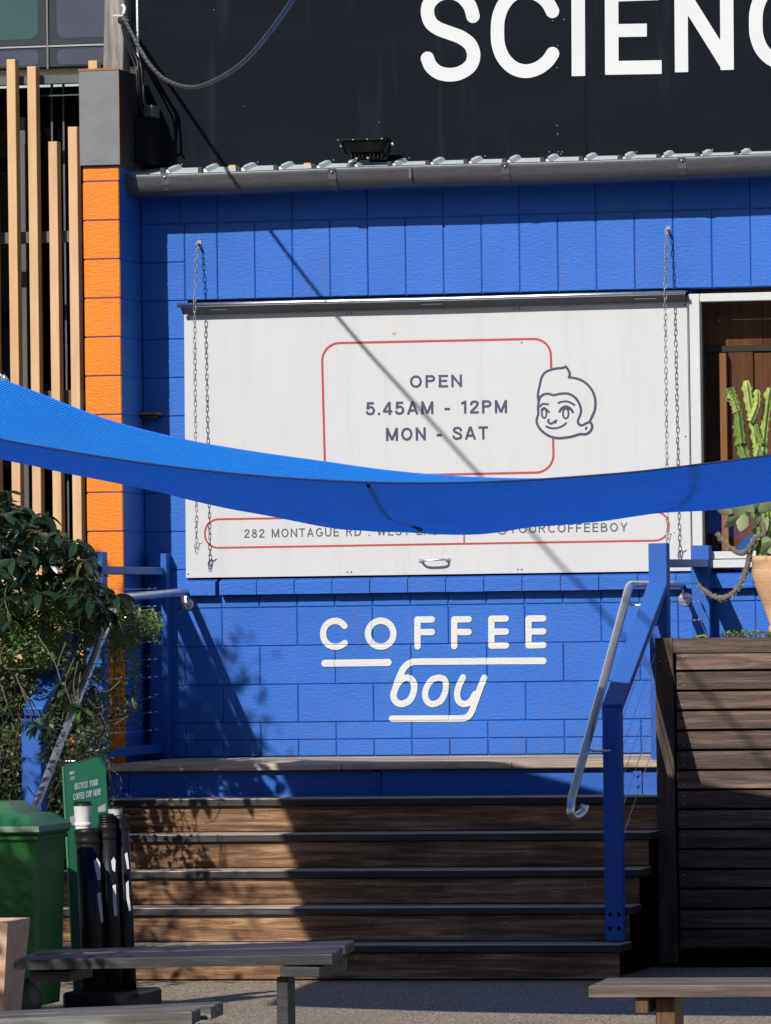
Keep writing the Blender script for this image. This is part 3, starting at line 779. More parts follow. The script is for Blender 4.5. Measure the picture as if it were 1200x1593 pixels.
# handle
hx0, hx1 = at(656, 872, BY), at(697, 870.5, BY)
q = MB(); q.tube(smooth_path([(hx0.x, BY - .008, hx0.z), (hx0.x + .02, BY - .05, hx0.z), (hx1.x - .02, BY - .05, hx1.z), (hx1.x, BY - .008, hx1.z)], 5), .006, 8)
for p in (hx0, hx1): q.box(p.x - .014, p.x + .014, BY - .008, BY - .0005, p.z - .009, p.z + .009, .002)
q.build('pull_handle', M['steel'], hb)
q = MB()
for (x, y) in ((294, 495), (540, 488), (546, 487), (800, 481), (808, 480), (1065, 474), (1067, 679), (293, 893), (541, 890), (547, 890), (806, 886), (812, 886), (812, 533)): q.ball(at(x, y, BY), .0045, 6)
q.build('screw', M['dark_trim'], hb)
M['stain'] = paint('stain', (.60, .42, .20), .7, .3)
q = MB(); c_ = at(613, 519, PY)
q.add([(c_.x + .010 * cos(a) * (1 + .4 * sin(a * 3)), PY, c_.z + .010 * sin(a) * (1 + .5 * cos(a * 2))) for a in [k * pi / 6 for k in range(12)]], [tuple(range(12))]); q.build('rust_stain', M['stain'], hb)
# ---- hood over the hatch
hd = thing('hatch_hood', 'thin silver rolled flashing with dark soffit over the white hatch board', 'flashing')
a, c_ = at(276, 475, -.10), at(1066, 454.5, -.10)
q = MB(); q.tube([a, a.lerp(c_, .25) + Vector((0, 0, .001)), a.lerp(c_, .5) + Vector((0, 0, -.0015)), a.lerp(c_, .75), c_], .011, 10); q.build('rolled_edge', M['alu'], hd)
q = MB(); q.add([(a.x + .012, -.092, a.z - .006), (c_.x, -.092, c_.z - .006), (c_.x, -.03, c_.z - .042), (a.x + .012, -.03, a.z - .045), (a.x + .012, .0, a.z + .012), (c_.x, .0, c_.z + .012)],
               [(0, 1, 2, 3), (0, 4, 5, 1)]); q.build('soffit', M['rail_grey'], hd)
for (xp, wd_) in ((340, .09), (672, .11), (1005, .11)):
    q = MB(); p = at(xp, 478 - (xp - 280) * .026 + 4, -.06); q.box(p.x - wd_ / 2, p.x + wd_ / 2, -.066, -.062, p.z - .006, p.z - .002); q.build('hinge_strip', M['alu'], hd)

# ---- chains
lk = MB(); ringp = []
for k in range(14):
    a_ = 2 * pi * k / 14; ringp.append(Vector((.0068 * cos(a_), 0, .0062 * sin(a_) + (.011 if sin(a_) > 0.01 else (-.011 if sin(a_) < -.01 else 0)))))
lk.tube(ringp + [ringp[0]], .0022, 6, cap=False); link_me = lk.mesh('link', M['galv'])
def chain(name, top, length, label, group):
    t_ = thing(name, label, 'chain', top, group)
    q = MB(); q.beam(top + Vector((0, .057, .004)), top + Vector((0, -.005, .004)), .014, .008, .001); q.box(top.x - .012, top.x + .012, top.y + .054, top.y + .0595, top.z - .02, top.z + .025, .002)
    q.build('wall_hook', M['galv'], t_)
    n_ = int(length / .0272)
    for i in range(n_):
        o = link('link', link_me, t_)
        dzz = .012 + i * .0272; yo = -min(dzz / .30, 1) * .058 - .018 * max(0, dzz - .30)
        o.location = Vector((top.x + .0009 * sin(i * 1.7), top.y + yo + .0012 * sin(i * .9), top.z - dzz)); o.rotation_euler = (ru(-.08, .08), ru(-.06, .06), (i % 2) * pi / 2 + ru(-.35, .35))
    e = top + Vector((0, -.08, -n_ * .0272 + .03))
    q = MB(); q.tube(smooth_path([e + Vector((-.008, 0, .02)), e + Vector((.010, 0, .03)), e + Vector((.013, 0, .008)), e + Vector((.002, 0, -.02)), e + Vector((-.010, 0, 0)), e + Vector((-.008, 0, .02))], 4), .0032, 6, False)
    q.tube([e + Vector((.015, 0, .02)), e + Vector((.035, 0, .032))], .003, 6); q.build('snap_hook', M['steel'], t_)
chain('hatch_chain', at(306, 380, -.058), (870 - 380) / 301, 'galvanised chain hanging at the left end of the white hatch board', 'chains hanging over the hatch board')
chain('hatch_chain', at(1037, 358, -.058), (842 - 358) / 301, 'galvanised chain hanging at the right end of the white hatch board', 'chains hanging over the hatch board')

# ---- bell box on the wall, left of the hatch
bb = thing('wall_bracket', 'small brown metal bracket screwed to the shaded blue wall beside the hatch', 'bracket')
p = at(234, 647, -.06)
q = MB(); q.box(p.x - .052, p.x + .052, -.09, -.002, p.z + .006, p.z + .018, .002); q.build('plate', M['rust'], bb)
q = MB(); q.box(p.x - .045, p.x + .03, -.07, -.002, p.z - .018, p.z + .0055, .002); q.build('body', M['dark_trim'], bb)

# ================================================================== WINDOW AND ROOM BEHIND
wi = thing('shop_window', 'white framed window beside the hatch with dark timber room behind', 'window')
gx0 = at(1091, 600, -.02).x; gzt = at(1120, 469, -.02).z; gzb = at(1120, 858, -.02).z
q = MB(); q.box(2.082, gx0, -.035, .05, 1.955, 3.345, .003); q.build('frame', M['frame_white'], wi)
q = MB(); q.box(gx0 + .002, 4.28, -.035, .05, gzt, 3.345, .003); q.build('frame', M['frame_white'], wi)
q = MB(); q.box(gx0 + .002, 4.28, -.04, .05, gzb - .038, gzb, .003); q.build('frame', M['frame_white'], wi)
q = MB(); q.box(2.07, 4.28, -.055, .05, 1.945, gzb - .042, .003); q.build('sill', M['frame_white'], wi)
q = MB(); q.box(2.0785, 2.0815, -.045, -.03, 1.95, 3.34); q.build('flashing_strip', M['galv'], wi)
q = MB(); q.box(gx0 - .001, gx0 + .010, -.028, .045, gzb + .001, gzt - .001); q.build('gasket', M['dark_trim'], wi)
q = MB(); q.box(gx0 + .006, 4.27, .008, .014, gzb + .002, gzt - .002); q.build('pane', M['window_glass'], wi)
q = MB(); q.box(3.2, 3.25, -.03, .045, gzb + .001, gzt - .001); q.build('mullion', M['frame_white'], wi)
rm = thing('shop_interior', 'dim brown timber room seen through the window behind the cactus', 'room')
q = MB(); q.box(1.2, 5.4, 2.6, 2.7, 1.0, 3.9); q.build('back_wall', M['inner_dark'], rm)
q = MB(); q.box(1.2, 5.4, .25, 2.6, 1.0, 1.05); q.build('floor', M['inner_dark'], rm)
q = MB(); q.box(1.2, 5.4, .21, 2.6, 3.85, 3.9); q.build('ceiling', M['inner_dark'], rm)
for i, (xa, xb, Y) in enumerate(((1.9, 2.42, .22), (2.423, 2.84, .22), (2.843, 3.3, .22), (3.303, 3.9, .22), (3.903, 4.7, .22))):
    q = MB(); q.box(xa, xb, Y, Y + .03, 3.06, 3.84, .002); q.build('upper_panel', M['inner_wood'], rm)
pst = at(1120, 600, .10).x; ps2 = at(1130.5, 600, .10).x
q = MB(); q.box(pst, ps2, .10, .14, 1.9, at(1125, 549, .1).z, .002); q.build('stud', M['stud'], rm)
q = MB(); q.box(pst - .3, pst - .002, .19, .21, 1.9, 3.05, .002); q.build('panel', M['inner_dark'], rm)
q = MB(); q.box(ps2 + .002, ps2 + .13, .16, .18, 1.9, 3.05, .002); q.build('panel', M['inner_wood'], rm)
q = MB(); q.box(ps2 + .134, ps2 + .9, .175, .19, 1.9, 3.045, .002); q.build('panel', M['inner_wood'], rm)
q = MB(); q.box(gx0 + .0, 4.3, .18, .205, 3.053, 3.085, .002); q.build('door_head', M['rail_grey'], rm)
ch = thing('blue_chair', 'bright blue round backed seat just inside the window behind the cactus stems', 'chair')
pc = at(1190, 862, .05)
q = MB(); q.smooth = True; n_ = 18
vs = [(pc.x + .16 * cos(pi * k / n_), .04 + d_, pc.z - .03 + .14 * sin(pi * k / n_)) for d_ in (0, .03) for k in range(n_ + 1)]
q.add(vs, [tuple(range(n_ + 1))[::-1], tuple(range(n_ + 1, 2 * n_ + 2))] + [(k, k + 1, n_ + 2 + k, n_ + 1 + k) for k in range(n_)]); q.smooth = False
q.build('backrest', M['blue_plastic'], ch)
q = MB(); q.box(pc.x - .17, pc.x + .17, .03, .12, pc.z - .09, pc.z - .032, .01); q.build('seat', M['blue_plastic'], ch)

# ================================================================== PAINTED SHOP NAME
ps = thing('painted_shop_name', 'white painted words COFFEE boy with underlines on the blue block wall', 'lettering')
VJ = {(1.575, 1.775): (.4, 0), (1.375, 1.575): (.4, .2), (1.179, 1.375): (.4, 0)}
def joints(vx, vz):
    dz = np.minimum.reduce([np.abs(vz - zz) for zz in (1.179, 1.375, 1.575, 1.775)])
    d = np.where(dz < .006, (.006 - dz) * .9, 0)
    for (a0, a1), (st, of) in VJ.items():
        m_ = (vz > a0) & (vz < a1); dx = np.abs((vx - of + st / 2) % st - st / 2)
        d = np.where(m_ & (dx < .006), np.maximum(d, (.006 - dx) * .9), d)
    return np.minimum(d, .0045)
CO = dict(off=(480, 940), s_=3.077)
def cs(pts, wd_=30, sm=True): return (L(pts, 0, sm, k=6, **CO), wd_ / 3.077 / 297, False)
words = {
    'c': [cs([(174, 104), (156, 87), (130, 80), (102, 87), (80, 108), (71, 141), (79, 174), (100, 196), (130, 204), (156, 198), (175, 186)])],
    'o': [cs([(347 + 61 * cos(a_ * pi / 12), 141 + 62 * sin(a_ * pi / 12)) for a_ in range(25)])],
    'f': [cs([(523, 73), (523, 202)], sm=False), cs([(523, 74), (592, 73)], sm=False), cs([(523, 134), (592, 133)], sm=False)],
    'f2': [cs([(699, 73), (699, 201)], sm=False), cs([(699, 73), (768, 72)], sm=False), cs([(699, 133), (768, 133)], sm=False)],
    'e': [cs([(877, 70), (877, 198)], sm=False), cs([(877, 70), (946, 69)], sm=False), cs([(877, 132), (946, 131)], sm=False), cs([(877, 198), (946, 197)], sm=False)],
    'e2': [cs([(1055, 69), (1055, 197)], sm=False), cs([(1055, 69), (1125, 68)], sm=False), cs([(1055, 131), (1125, 130)], sm=False), cs([(1055, 197), (1125, 195)], sm=False)],
    'u': [cs([(79, 283), (383, 279)], 33, False)],
    'b': [cs([(1125, 271), (900, 272), (700, 274), (530, 275), (490, 280), (460, 303), (438, 345), (418, 400), (408, 440), (422, 468), (450, 477), (485, 460), (503, 425), (507, 388), (495, 361), (470, 352), (442, 364), (422, 392)], 31)],
    'o2': [cs([(628, 351), (592, 362), (566, 400), (560, 440), (574, 469), (600, 478), (634, 462), (654, 425), (660, 388), (651, 360), (628, 351)], 29)],
    'y': [cs([(741, 351), (722, 390), (713, 430), (721, 464), (747, 478), (776, 466), (800, 430)], 30), cs([(843, 352), (820, 410), (797, 475), (778, 522), (755, 543), (720, 547)], 30), cs([(722, 547), (401, 548)], 30, False)],
}
for k_, st in words.items():
    sdf_sheet('underline' if k_ == 'u' else 'painted_letter', st, -.0038, M['lettering_white'], ps, .0028, joints)

# ================================================================== TIMBER LANDING AND STEPS
LAND, RUN, RISE = 1.36, .2718, .1661
SX0, SX1 = at(166, 1185, -LAND).x, 2.18
ld = thing('timber_landing', 'timber deck landing with blue fascia at the top of the steps', 'landing')
k = 0
yy = -LAND + .0
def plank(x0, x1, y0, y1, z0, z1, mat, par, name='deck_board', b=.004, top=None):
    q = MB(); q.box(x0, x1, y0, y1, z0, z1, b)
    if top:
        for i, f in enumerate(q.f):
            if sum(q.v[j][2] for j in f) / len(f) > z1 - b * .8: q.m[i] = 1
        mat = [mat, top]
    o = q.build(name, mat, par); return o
for i in range(9):
    y0 = -LAND + .012 + .149 * i + .002; y1 = min(y0 + .145, -.004)
    plank(SX0, 4.3 if y1 > -1.0 else SX1 + .02, y0, y1, .968, 1.0 + ru(-.001, .001), M['deckwood'], ld)
for (xa, xb) in ((SX0, .54), (.543, 1.40), (1.403, SX1)):
    plank(xa, xb, -LAND - .016, -LAND + .011, .965, .998 + ru(0, .002), M['deckwood'], ld, 'edge_board')
fx = at(584, 1215, -LAND).x
for (xa, xb) in ((SX0, fx - .02), (fx + .024, SX1 - .002)):
    q = MB(); q.box(xa, xb, -LAND + .022, -LAND + .06, .80, .962, .002); q.build('fascia', M['blue_wood'], ld)
fpl = at(192, 1215, -LAND + .01).x; fpr = at(992, 1215, -LAND + .01).x
for xc in (fpl, fx, fpr, SX1 - .02):
    q = MB(); q.box(xc - .022, xc + .022, -LAND + .012, -LAND + .0215, .80, .955, .002); br = q.build('bracket', M['blue_wood'], ld)
    for zz in (.925, .875):
        q = MB(); q.ball((xc, -LAND + .010, zz), (.010, .008, .010), 8); q.build('bolt', M['blue_wood'], br)
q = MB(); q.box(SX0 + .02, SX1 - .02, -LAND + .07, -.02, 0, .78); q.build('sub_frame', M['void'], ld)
stp = thing('timber_steps', 'flight of five dark stained timber steps up to the blue landing', 'steps')
for i in range(1, 7):
    yf = -LAND - RUN * (i - 1)                    # front of tread i-1
    zt = 1.0 - RISE * i
    if i <= 5:
        yfr = -LAND - RUN * i; 
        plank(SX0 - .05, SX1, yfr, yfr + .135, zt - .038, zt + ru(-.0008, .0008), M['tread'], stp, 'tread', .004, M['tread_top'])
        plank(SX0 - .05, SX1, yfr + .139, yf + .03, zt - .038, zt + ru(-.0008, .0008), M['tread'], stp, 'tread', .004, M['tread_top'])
        plank(SX0 - .04, SX1 - .012, yfr + .022, yfr + .045, zt - RISE + .004, zt - .040, M['riser'], stp, 'riser', .002)
q = MB()
for i in range(1, 6):
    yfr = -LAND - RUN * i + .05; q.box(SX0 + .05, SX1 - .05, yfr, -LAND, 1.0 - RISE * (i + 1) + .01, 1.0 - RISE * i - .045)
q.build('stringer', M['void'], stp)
q = MB()
for i in range(1, 6):
    for j in range(8):
        q.ball((SX0 + .2 + j * .34 + ru(-.01, .01), -LAND - RUN * i + .0215, 1.0 - RISE * i - .06 - ru(0, .02)), .003, 5)
q.build('screw', M['alu'], stp)
M['wear'] = paint('wear', (.5, .45, .38), .7, .3)

# ================================================================== BALUSTRADES
def X_at(x, y, Y): return at(x, y, Y).x
def post(par, x0p, x1p, yref, Y, z0, ztop, name='post', mat='blue_wood', dep=.09):
    a0, a1 = X_at(x0p, yref, Y), X_at(x1p, yref, Y)
    q = MB(); q.box(a0, a1, Y, Y + dep, z0, ztop, .0035); q.build(name, M[mat], par); return (a0, a1)
FPY, BPY, LPY = -LAND - .02 + .05, -.10, -2.52
rb = thing('stair_balustrade', 'blue timber balustrade with wires on the right side of the steps beside the planter', 'balustrade', group='blue balustrades beside the steps')
fz = at(1023, 845, FPY).z
fa = post(rb, 1009, 1037.5, 860, FPY, .80, fz)
bz = at(1089, 848.5, BPY).z
ba = post(rb, 1075.5, 1103.5, 860, BPY, 1.0, bz)
q = MB(); zr = at(1050, 876.5, -.6).z; q.beam(((fa[0] + fa[1]) / 2, FPY + .09, zr - .004), ((ba[0] + ba[1]) / 2, BPY, zr + .002), .085, .040, .003); q.build('top_rail', M['blue_rail'], rb)
q = MB(); xm = (fa[0] + fa[1]) / 2; q.beam((xm, FPY + .09, 1.10), ((ba[0] + ba[1]) / 2, BPY, 1.10), .04, .06, .003); q.build('bottom_rail', M['blue_wood'], rb)
lz = at(955, 1102, LPY).z; lz0 = 1 - RISE * 5 + .006
la = post(rb, 938.5, 965.5, 1200, LPY, lz0, lz, dep=.09)
# sloping flat handrail
p0 = Vector((xm, FPY - .0, at(1023, 905, FPY).z)); p1 = Vector(((la[0] + la[1]) / 2 + .0, LPY + .03, lz + .02))
def slope_board(p0, p1, wx, th, par):
    d = (p1 - p0).normalized(); nn = Vector((1, 0, 0)).cross(d).normalized()
    if nn.z < 0: nn = -nn
    q = MB(); q.beam(p0 - nn * th / 2, p1 - nn * th / 2, wx, th, .003, up=nn); q.build('sloping_rail', M['blue_rail'], par)
slope_board(p0, p1, .094, .042, rb)
wr = MB()
for i in range(5):
    dz = .10 + .135 * i
    a_ = Vector((fa[1] - .02, FPY, p0.z - dz)); b_ = Vector((la[1] - .02, LPY + .09, p1.z - dz - .02)); wr.tube([a_, b_], .0016, 5)
wr.build('stair_wire', M['wire'], rb)
def level_wires(par, fa, ba, n_, zt, zb, sag_i=-1):
    w_ = MB(); sw = MB()
    for i in range(n_):
        zz = zt + (zb - zt) * i / (n_ - 1)
        xa, xb = (fa[0] + fa[1]) / 2, (ba[0] + ba[1]) / 2 - .0
        P0 = Vector((xa, FPY + .09, zz)); P1 = Vector((xb, BPY, zz)); sag = .03 if i == sag_i else .004
        w_.tube([P0, P0.lerp(P1, .5) - Vector((0, 0, sag)), P1.lerp(P0, .12) - Vector((0, 0, sag * .5)), P1], .0018, 5)
        for t_ in (.02, .13):
            c_ = P1.lerp(P0, t_) - Vector((0, 0, sag * t_ * 3)); sw.tube([c_, c_ + (P0 - P1).normalized() * .05], .0045, 6)
    w_.build('level_wire', M['wire'], par); sw.build('wire_fitting', M['steel'], par)
level_wires(rb, fa, ba, 8, zr - .10, 1.22)
q = MB()
for (dx, zz) in ((.025, .30), (.068, .30), (.023, .235), (.066, .235)): q.box(la[0] + dx - .007, la[0] + dx + .007, LPY - .001, LPY + .002, zz - .008, zz + .010)
q.build('bolt_hole', M['void'], rb)

lb = thing('stair_balustrade', 'shaded blue timber balustrade left of the steps overgrown by the shrub', 'balustrade', group='blue balustrades beside the steps')
fzl = at(146, 858.5, FPY).z
fal = post(lb, 132.5, 160, 870, FPY, .80, fzl)
bzl = at(245, 861, BPY).z
bal = post(lb, 231, 259, 870, BPY, 1.0, bzl)
zrl = at(210, 888, -.6).z
xml = (fal[0] + fal[1]) / 2; xbl = (bal[0] + bal[1]) / 2
q = MB(); q.beam((xml, FPY + .09, zrl), (xbl - .01, BPY, zrl), .085, .04, .003); q.build('top_rail', M['blue_rail'], lb)
q = MB(); zbr = at(230, 1160, -.3).z; q.beam((xml, FPY + .09, zbr - .02), (xbl, BPY, zbr - .02), .045, .045, .003); q.build('bottom_rail', M['blue_wood'], lb)
level_wires(lb, fal, bal, 9, zrl - .09, zbr + .08, 6)
xll = xml + .0
pl0 = Vector((xml, FPY, at(146, 915, FPY).z)); pl1 = Vector((xml, LPY + .03, pl0.z - (p0.z - p1.z)))
slope_board(pl0, pl1, .10, .042, lb)
q = MB(); q.box(xml - .052, xml + .045, LPY, LPY + .09, .1, pl1.z - .05, .0035); q.build('post', M['blue_wood'], lb)
wr = MB()
for i in range(5):
    dz = .12 + .135 * i; wr.tube([(fal[1] - .02, FPY, pl0.z - dz), (fal[1] - .02, LPY + .09, pl1.z - dz)], .0018, 5)
wr.build('stair_wire', M['wire'], lb)

# ---- stainless handrails
def handrail(label, el, end, wallp, disc, X):
    t_ = thing('steel_handrail', label, 'handrail', group='stainless handrails')
    q = MB(); R_ = .021
    e = Vector(el); a_ = Vector(wallp); b_ = Vector(end); d = (b_ - e).normalized(); d2 = (a_ - e).normalized()
    pts = [a_, e + d2 * .05] + smooth_path([e + d2 * .05, e + d2 * .012 + d * .010, e + d * .05], 4)[1:] + [b_]
    hook = [b_ + d * .03 + Vector((0, 0, -.02)), b_ + Vector((.0, -.03, -.065)), b_ + Vector((.015, .0, -.085)), b_ + Vector((.045, .04, -.065)), b_ + Vector((.055, .05, -.03))]
    q.tube(pts[:-1] + smooth_path([b_] + hook, 4), R_, 14); q.build('pipe', M['steel'], t_)
    dd = Vector(disc)
    q = MB(); q.lathe([(0, .006), (.030, .004), (.040, 0), (.041, -.004)], dd, 24, axis=(0, -1, 0)); q.build('wall_flange', M['steel'], t_)
    q = MB(); q.tube(smooth_path([dd, dd + Vector((0, -.05, .0)), dd + Vector((0, -.06, .03)), (dd.x, dd.y - .06, a_.z - R_)], 4), .006, 8); 
    for (pp, sx) in ((e + d * .06 + Vector((0, 0, -R_)), 1), (e.lerp(b_, .72) + Vector((0, 0, -R_)), 1)):
        q.tube(smooth_path([pp, pp + Vector((.0, 0, -.03)), pp + Vector((.02 * sx, 0, -.045)), pp + Vector((.105 * sx, 0, -.045))], 4), .006, 8)
    q.build('rail_bracket', M['steel'], t_)
    return t_
eR = at(980, 910, -LAND - .05); XRr = eR.x
dR = at(1052, 931, -.003); 
endY = -LAND - 1.62; zend = at(884, 1243, endY).z; eb = at(884, 1240, endY)
handrail('bent stainless steel pipe handrail at the right side of the steps', eR, (XRr, endY, zend), (XRr + .02, -.05, eR.z), (XRr + .03, -.003, at(1052, 931, 0).z), XRr)
eL = at(183, 930, -LAND - .05); endYl = -LAND - 1.62
handrail('stainless steel pipe handrail at the left of the steps running down behind the green bin', eL, (eL.x, endYl, eL.z - (eR.z - zend)), (at(288, 921, -.05).x, -.05, at(288, 921, -.05).z), (at(290, 938, 0).x, -.003, at(290, 938, 0).z), eL.x)

# ================================================================== TIMBER PLANTER BOX (right)
pb = thing('timber_planter', 'tall dark timber slat planter box beside the steps, holding the cactus pot', 'planter box')
QY = -1.62
x0 = X_at(1022, 1200, QY); x1 = X_at(1050, 1200, QY); XE = 3.9
ztop = at(1052, 993, QY).z; zbot = at(1055, 1478, QY).z
q = MB(); q.box(x0, x1, QY - .002, QY + .07, 0.02, ztop + .002, .003); q.build('corner_post', M['boxpost'], pb)
q = MB(); q.box(x0 + .004, x0 + .03, QY + .075, -.30, .05, ztop - .01, .003); q.build('side_panel', M['boxpost'], pb)
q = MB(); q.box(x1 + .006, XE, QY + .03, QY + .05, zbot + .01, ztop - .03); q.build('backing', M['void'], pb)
q = MB(); q.box(x1 - .0, XE, QY - .006, QY + .08, ztop - .075, ztop, .004); q.build('top_board', M['slat'], pb)
zz = ztop - .082; sl_h = .0925; pitch = (zz - zbot) / 15.0
ys = [1015, 1044.5, 1075.5, 1106, 1137, 1168, 1199, 1229.5, 1260, 1291, 1322, 1353, 1383.5, 1415, 1446, 1477]
nscrew = MB()
for i in range(15):
    za = at(1060, ys[i] + 1.2, QY).z; zb_ = at(1060, ys[i + 1] - 2.0, QY).z
    q = MB(); q.box(x1 + .012 + ru(0, .003), XE, QY + ru(-.002, .002), QY + .022, zb_, za, .0035); q.build('slat', M['slat'], pb)
    for (dz, xx) in ((.25, x1 + .045), (.75, x1 + .045), (.3, x1 + .50), (.7, x1 + .50)):
        if rnd() < .75: nscrew.ball((xx + ru(-.006, .006), QY - .001, zb_ + (za - zb_) * dz), .0032, 5)
for zz in (ztop - .11, ztop - .66, ztop - 1.28):
    nscrew.ball((x0 + .025, QY - .003, zz), .0035, 5); nscrew.ball((x0 + .055, QY - .003, zz + .002), .0035, 5)
nscrew.build('screw', M['alu'], pb)
q = MB(); q.box(x0 + .05, XE, QY + .09, -.32, ztop - .25, ztop - .06); q.build('soil', M['soil'], pb)
q = MB(); q.box(x1 + .001, x1 + .010, QY - .006, QY + .01, at(1055, 1075, QY).z, at(1055, 1047, QY).z, .001); q.build('hinge', M['black_metal'], pb)
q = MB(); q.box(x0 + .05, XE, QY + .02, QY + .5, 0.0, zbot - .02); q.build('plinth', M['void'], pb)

# ================================================================== DARK BUILDING AND BATTENS (left)
nb = thing('neighbour_building', 'dark neighbouring building with glass cladding panels above black openings', 'building')
q = MB(); q.box(-4.5, XL - .01, .62, .72, 0, 4.56); q.build('facade', M['void'], nb)
GY = .22
zg = at(60, 107, GY).z
q = MB(); q.box(-4.5, -.84, GY + .02, GY + .7, zg, 8); q.build('upper_wall', M['pane_edge'], nb)
xv = at(74, 50, GY).x; zh = at(74, 72, GY).z
def cladpane(xa, xb, za, zb_, m_):
    q = MB(); q.box(xa, xb, GY - .0, GY + .019, za, zb_, .004); o = q.build('cladding_panel', M['pane_edge'], nb)
    q = MB(); r_ = min(.05, (zb_ - za) * .25); iz = min(.035, (zb_ - za) * .12); pts = []
    for (cx_, cz_, a0) in ((xa + .045 + r_, za + iz + r_, 180), (xb - .045 - r_, za + iz + r_, 270), (xb - .045 - r_, zb_ - iz - r_, 0), (xa + .045 + r_, zb_ - iz - r_, 90)):
        for k in range(5): a_ = radians(a0 + 90 * k / 4); pts.append((cx_ + r_ * cos(a_), GY - .002, cz_ + r_ * sin(a_)))
    q.add(pts, [tuple(range(20))]); q.build('pane', M[m_], o)
cladpane(xv - 1.2, xv - .006, zh + .006, zh + 1.0, 'pane_teal'); cladpane(xv + .006, -.836, zh + .006, zh + 1.0, 'pane_violet')
cladpane(xv - 1.2, xv - .006, zg + .006, zh - .004, 'pane_violet'); cladpane(xv + .006, -.836, zg + .006, zh - .004, 'pane_violet')
M['joint_pale'] = paint('joint_pale', (.36, .38, .38), .6, .1)
M['joint_brown'] = paint('joint_brown', (.16, .145, .13), .6, .1)
q = MB(); q.box(xv - 1.2, -.836, GY - .006, GY + .01, zh - .003, zh + .005); q.build('joint_strip', M['joint_pale'], nb)
q = MB(); q.box(xv - .005, xv + .005, GY - .008, GY + .01, zg, 8); q.build('joint_strip', M['joint_brown'], nb)
# dark window framing behind the battens
q = MB()
for (xp, wd_, Y) in ((36, .028, .35), (60, .01, .58), (82, .01, .58), (100, .01, .58)):
    xx = at(xp, 300, Y).x; q.box(xx - wd_ / 2, xx + wd_ / 2, Y, Y + .02, 1.0, at(xp, 182 if xp == 36 else 130, Y).z)
q.build('window_mullion', M['rail_grey'], nb)
bs = thing('batten_screen', 'screen of tall tan battens on black rails beside the orange pillar', 'screen')
for (ya, yb) in ((117, 131), (360, 378), (608, 632), (858, 874)):
    za, zb_ = at(60, yb, .05).z, at(60, ya, .05).z
    q = MB(); q.box(-4, WXa - .01, .05, .09, za, zb_, .003); q.build('rail', M['rail_grey'], bs)
q = MB(); zz = at(90, 147, .05).z; q.box(at(62, 147, .1).x, WXa - .01, .0905, .10, zz - .003, zz + .003); q.build('trim_strip', M['rail_grey'], bs)
q = MB(); zz = at(90, 374, .12).z; q.box(at(38, 374, .1).x, WXa - .01, .10, .13, zz - .004, zz + .004); q.build('trim_strip', M['rail_grey'], bs)
for (xa, xb, yt) in ((10, 23.5, 92), (42, 55.5, 103), (75, 88.5, 220), (105.5, 119.5, 197), (137, 151, 94), (-22, -8.5, 150), (-54, -41, 60), (-87, -73, 190)):
    q = MB(); a0 = at(xa, yt, -.03).x; a1 = at(xb, yt, -.03).x; q.box(a0, a1, -.03, .045, .1, at(xa, yt, -.03).z, .002); q.build('batten', M['batten'], bs)

# ================================================================== SERVICE POLE, CABLES
sp = thing('service_post', 'weathered grey timber post rising behind the grey parapet box', 'post')
q = MB(); a0 = at(159, 105, .10); a1 = at(189, 105, .10); t0 = at(164, -60, .10); t1 = at(195, -60, .10)
q.add([(a0.x, .10, 4.4), (a1.x, .10, 4.4), (a1.x + .012, .20, 4.4), (a0.x, .20, 4.4), (t0.x, .10, t0.z), (t1.x, .10, t0.z), (t1.x + .012, .20, t0.z), (t0.x, .20, t0.z)],
      [(0, 1, 5, 4), (1, 2, 6, 5), (2, 3, 7, 6), (3, 0, 4, 7), (4, 5, 6, 7)]); q.build('timber', M['oldpole'], sp)
hk = thing('cable_insulator', 'white insulator and metal clamp holding the cable on the timber post', 'insulator')
pi_ = at(190, 30, .0)
q = MB(); q.beam(at(177, 24, .06), at(192, 24, .0), .012, .010, .002); q.build('peg', M['ivory'], hk)
q = MB(); q.tube(smooth_path([at(192, 22, .0), at(194, 12, .0), at(190, 7, .0)], 4), .009, 8); q.build('insulator_body', M['cup_white'], hk)
q = MB(); q.tube([at(186, 31, .0), at(199, 30, -.02)], [.018, .022], 10); q.build('clamp', M['dark_trim'], hk)
q = MB(); q.tube([at(184, 33, .0), at(197, 27, -.02), at(200, 33, -.02)], .006, 6); q.build('tie', M['galv'], hk)
cabp = [at(193, 30, -.03), at(204, 50, -.35), at(217, 75, -.75), at(236, 104, -1.2), at(262, 126, -1.65), at(300, 135.5, -2.3), at(340, 122, -3.4), at(380, 95, -4.9), at(418, 52, -6.6), at(455, 0, -8.4), at(500, -75, -10.2), at(560, -190, -12.4), at(680, -420, -15), at(900, -900, -22)]
cp = smooth_path(cabp, 26)
# resample evenly so the lay of the strands stays regular
acc = [cp[0]]
for a_, b_ in zip(cp, cp[1:]):
    dl = (b_ - acc[-1]).length
    while dl > .022:
        acc.append(acc[-1] + (b_ - acc[-1]) * (.022 / dl)); dl = (b_ - acc[-1]).length
cp = acc
cb = thing('overhead_cable', 'thick twisted grey service cable sagging from the timber post across the black signboard', 'cable')
for s_i in range(3):
    pts = []
    for i, p in enumerate(cp):
        t_ = (cp[min(i + 1, len(cp) - 1)] - cp[max(i - 1, 0)]).normalized(); n1 = t_.cross(Vector((0, 0, 1))).normalized(); n2 = n1.cross(t_)
        a_ = i * .022 / .115 * 2 * pi + s_i * 2 * pi / 3; pts.append(p + (n1 * cos(a_) + n2 * sin(a_)) * .0062)
    q = MB(); q.tube(pts, .0050, 7); q.build('strand', M['cable_pale' if s_i == 0 else 'cable_grey'], cb)
wr_ = thing('drop_wires', 'black wires dropping from the clamp down behind the grey box', 'wires')
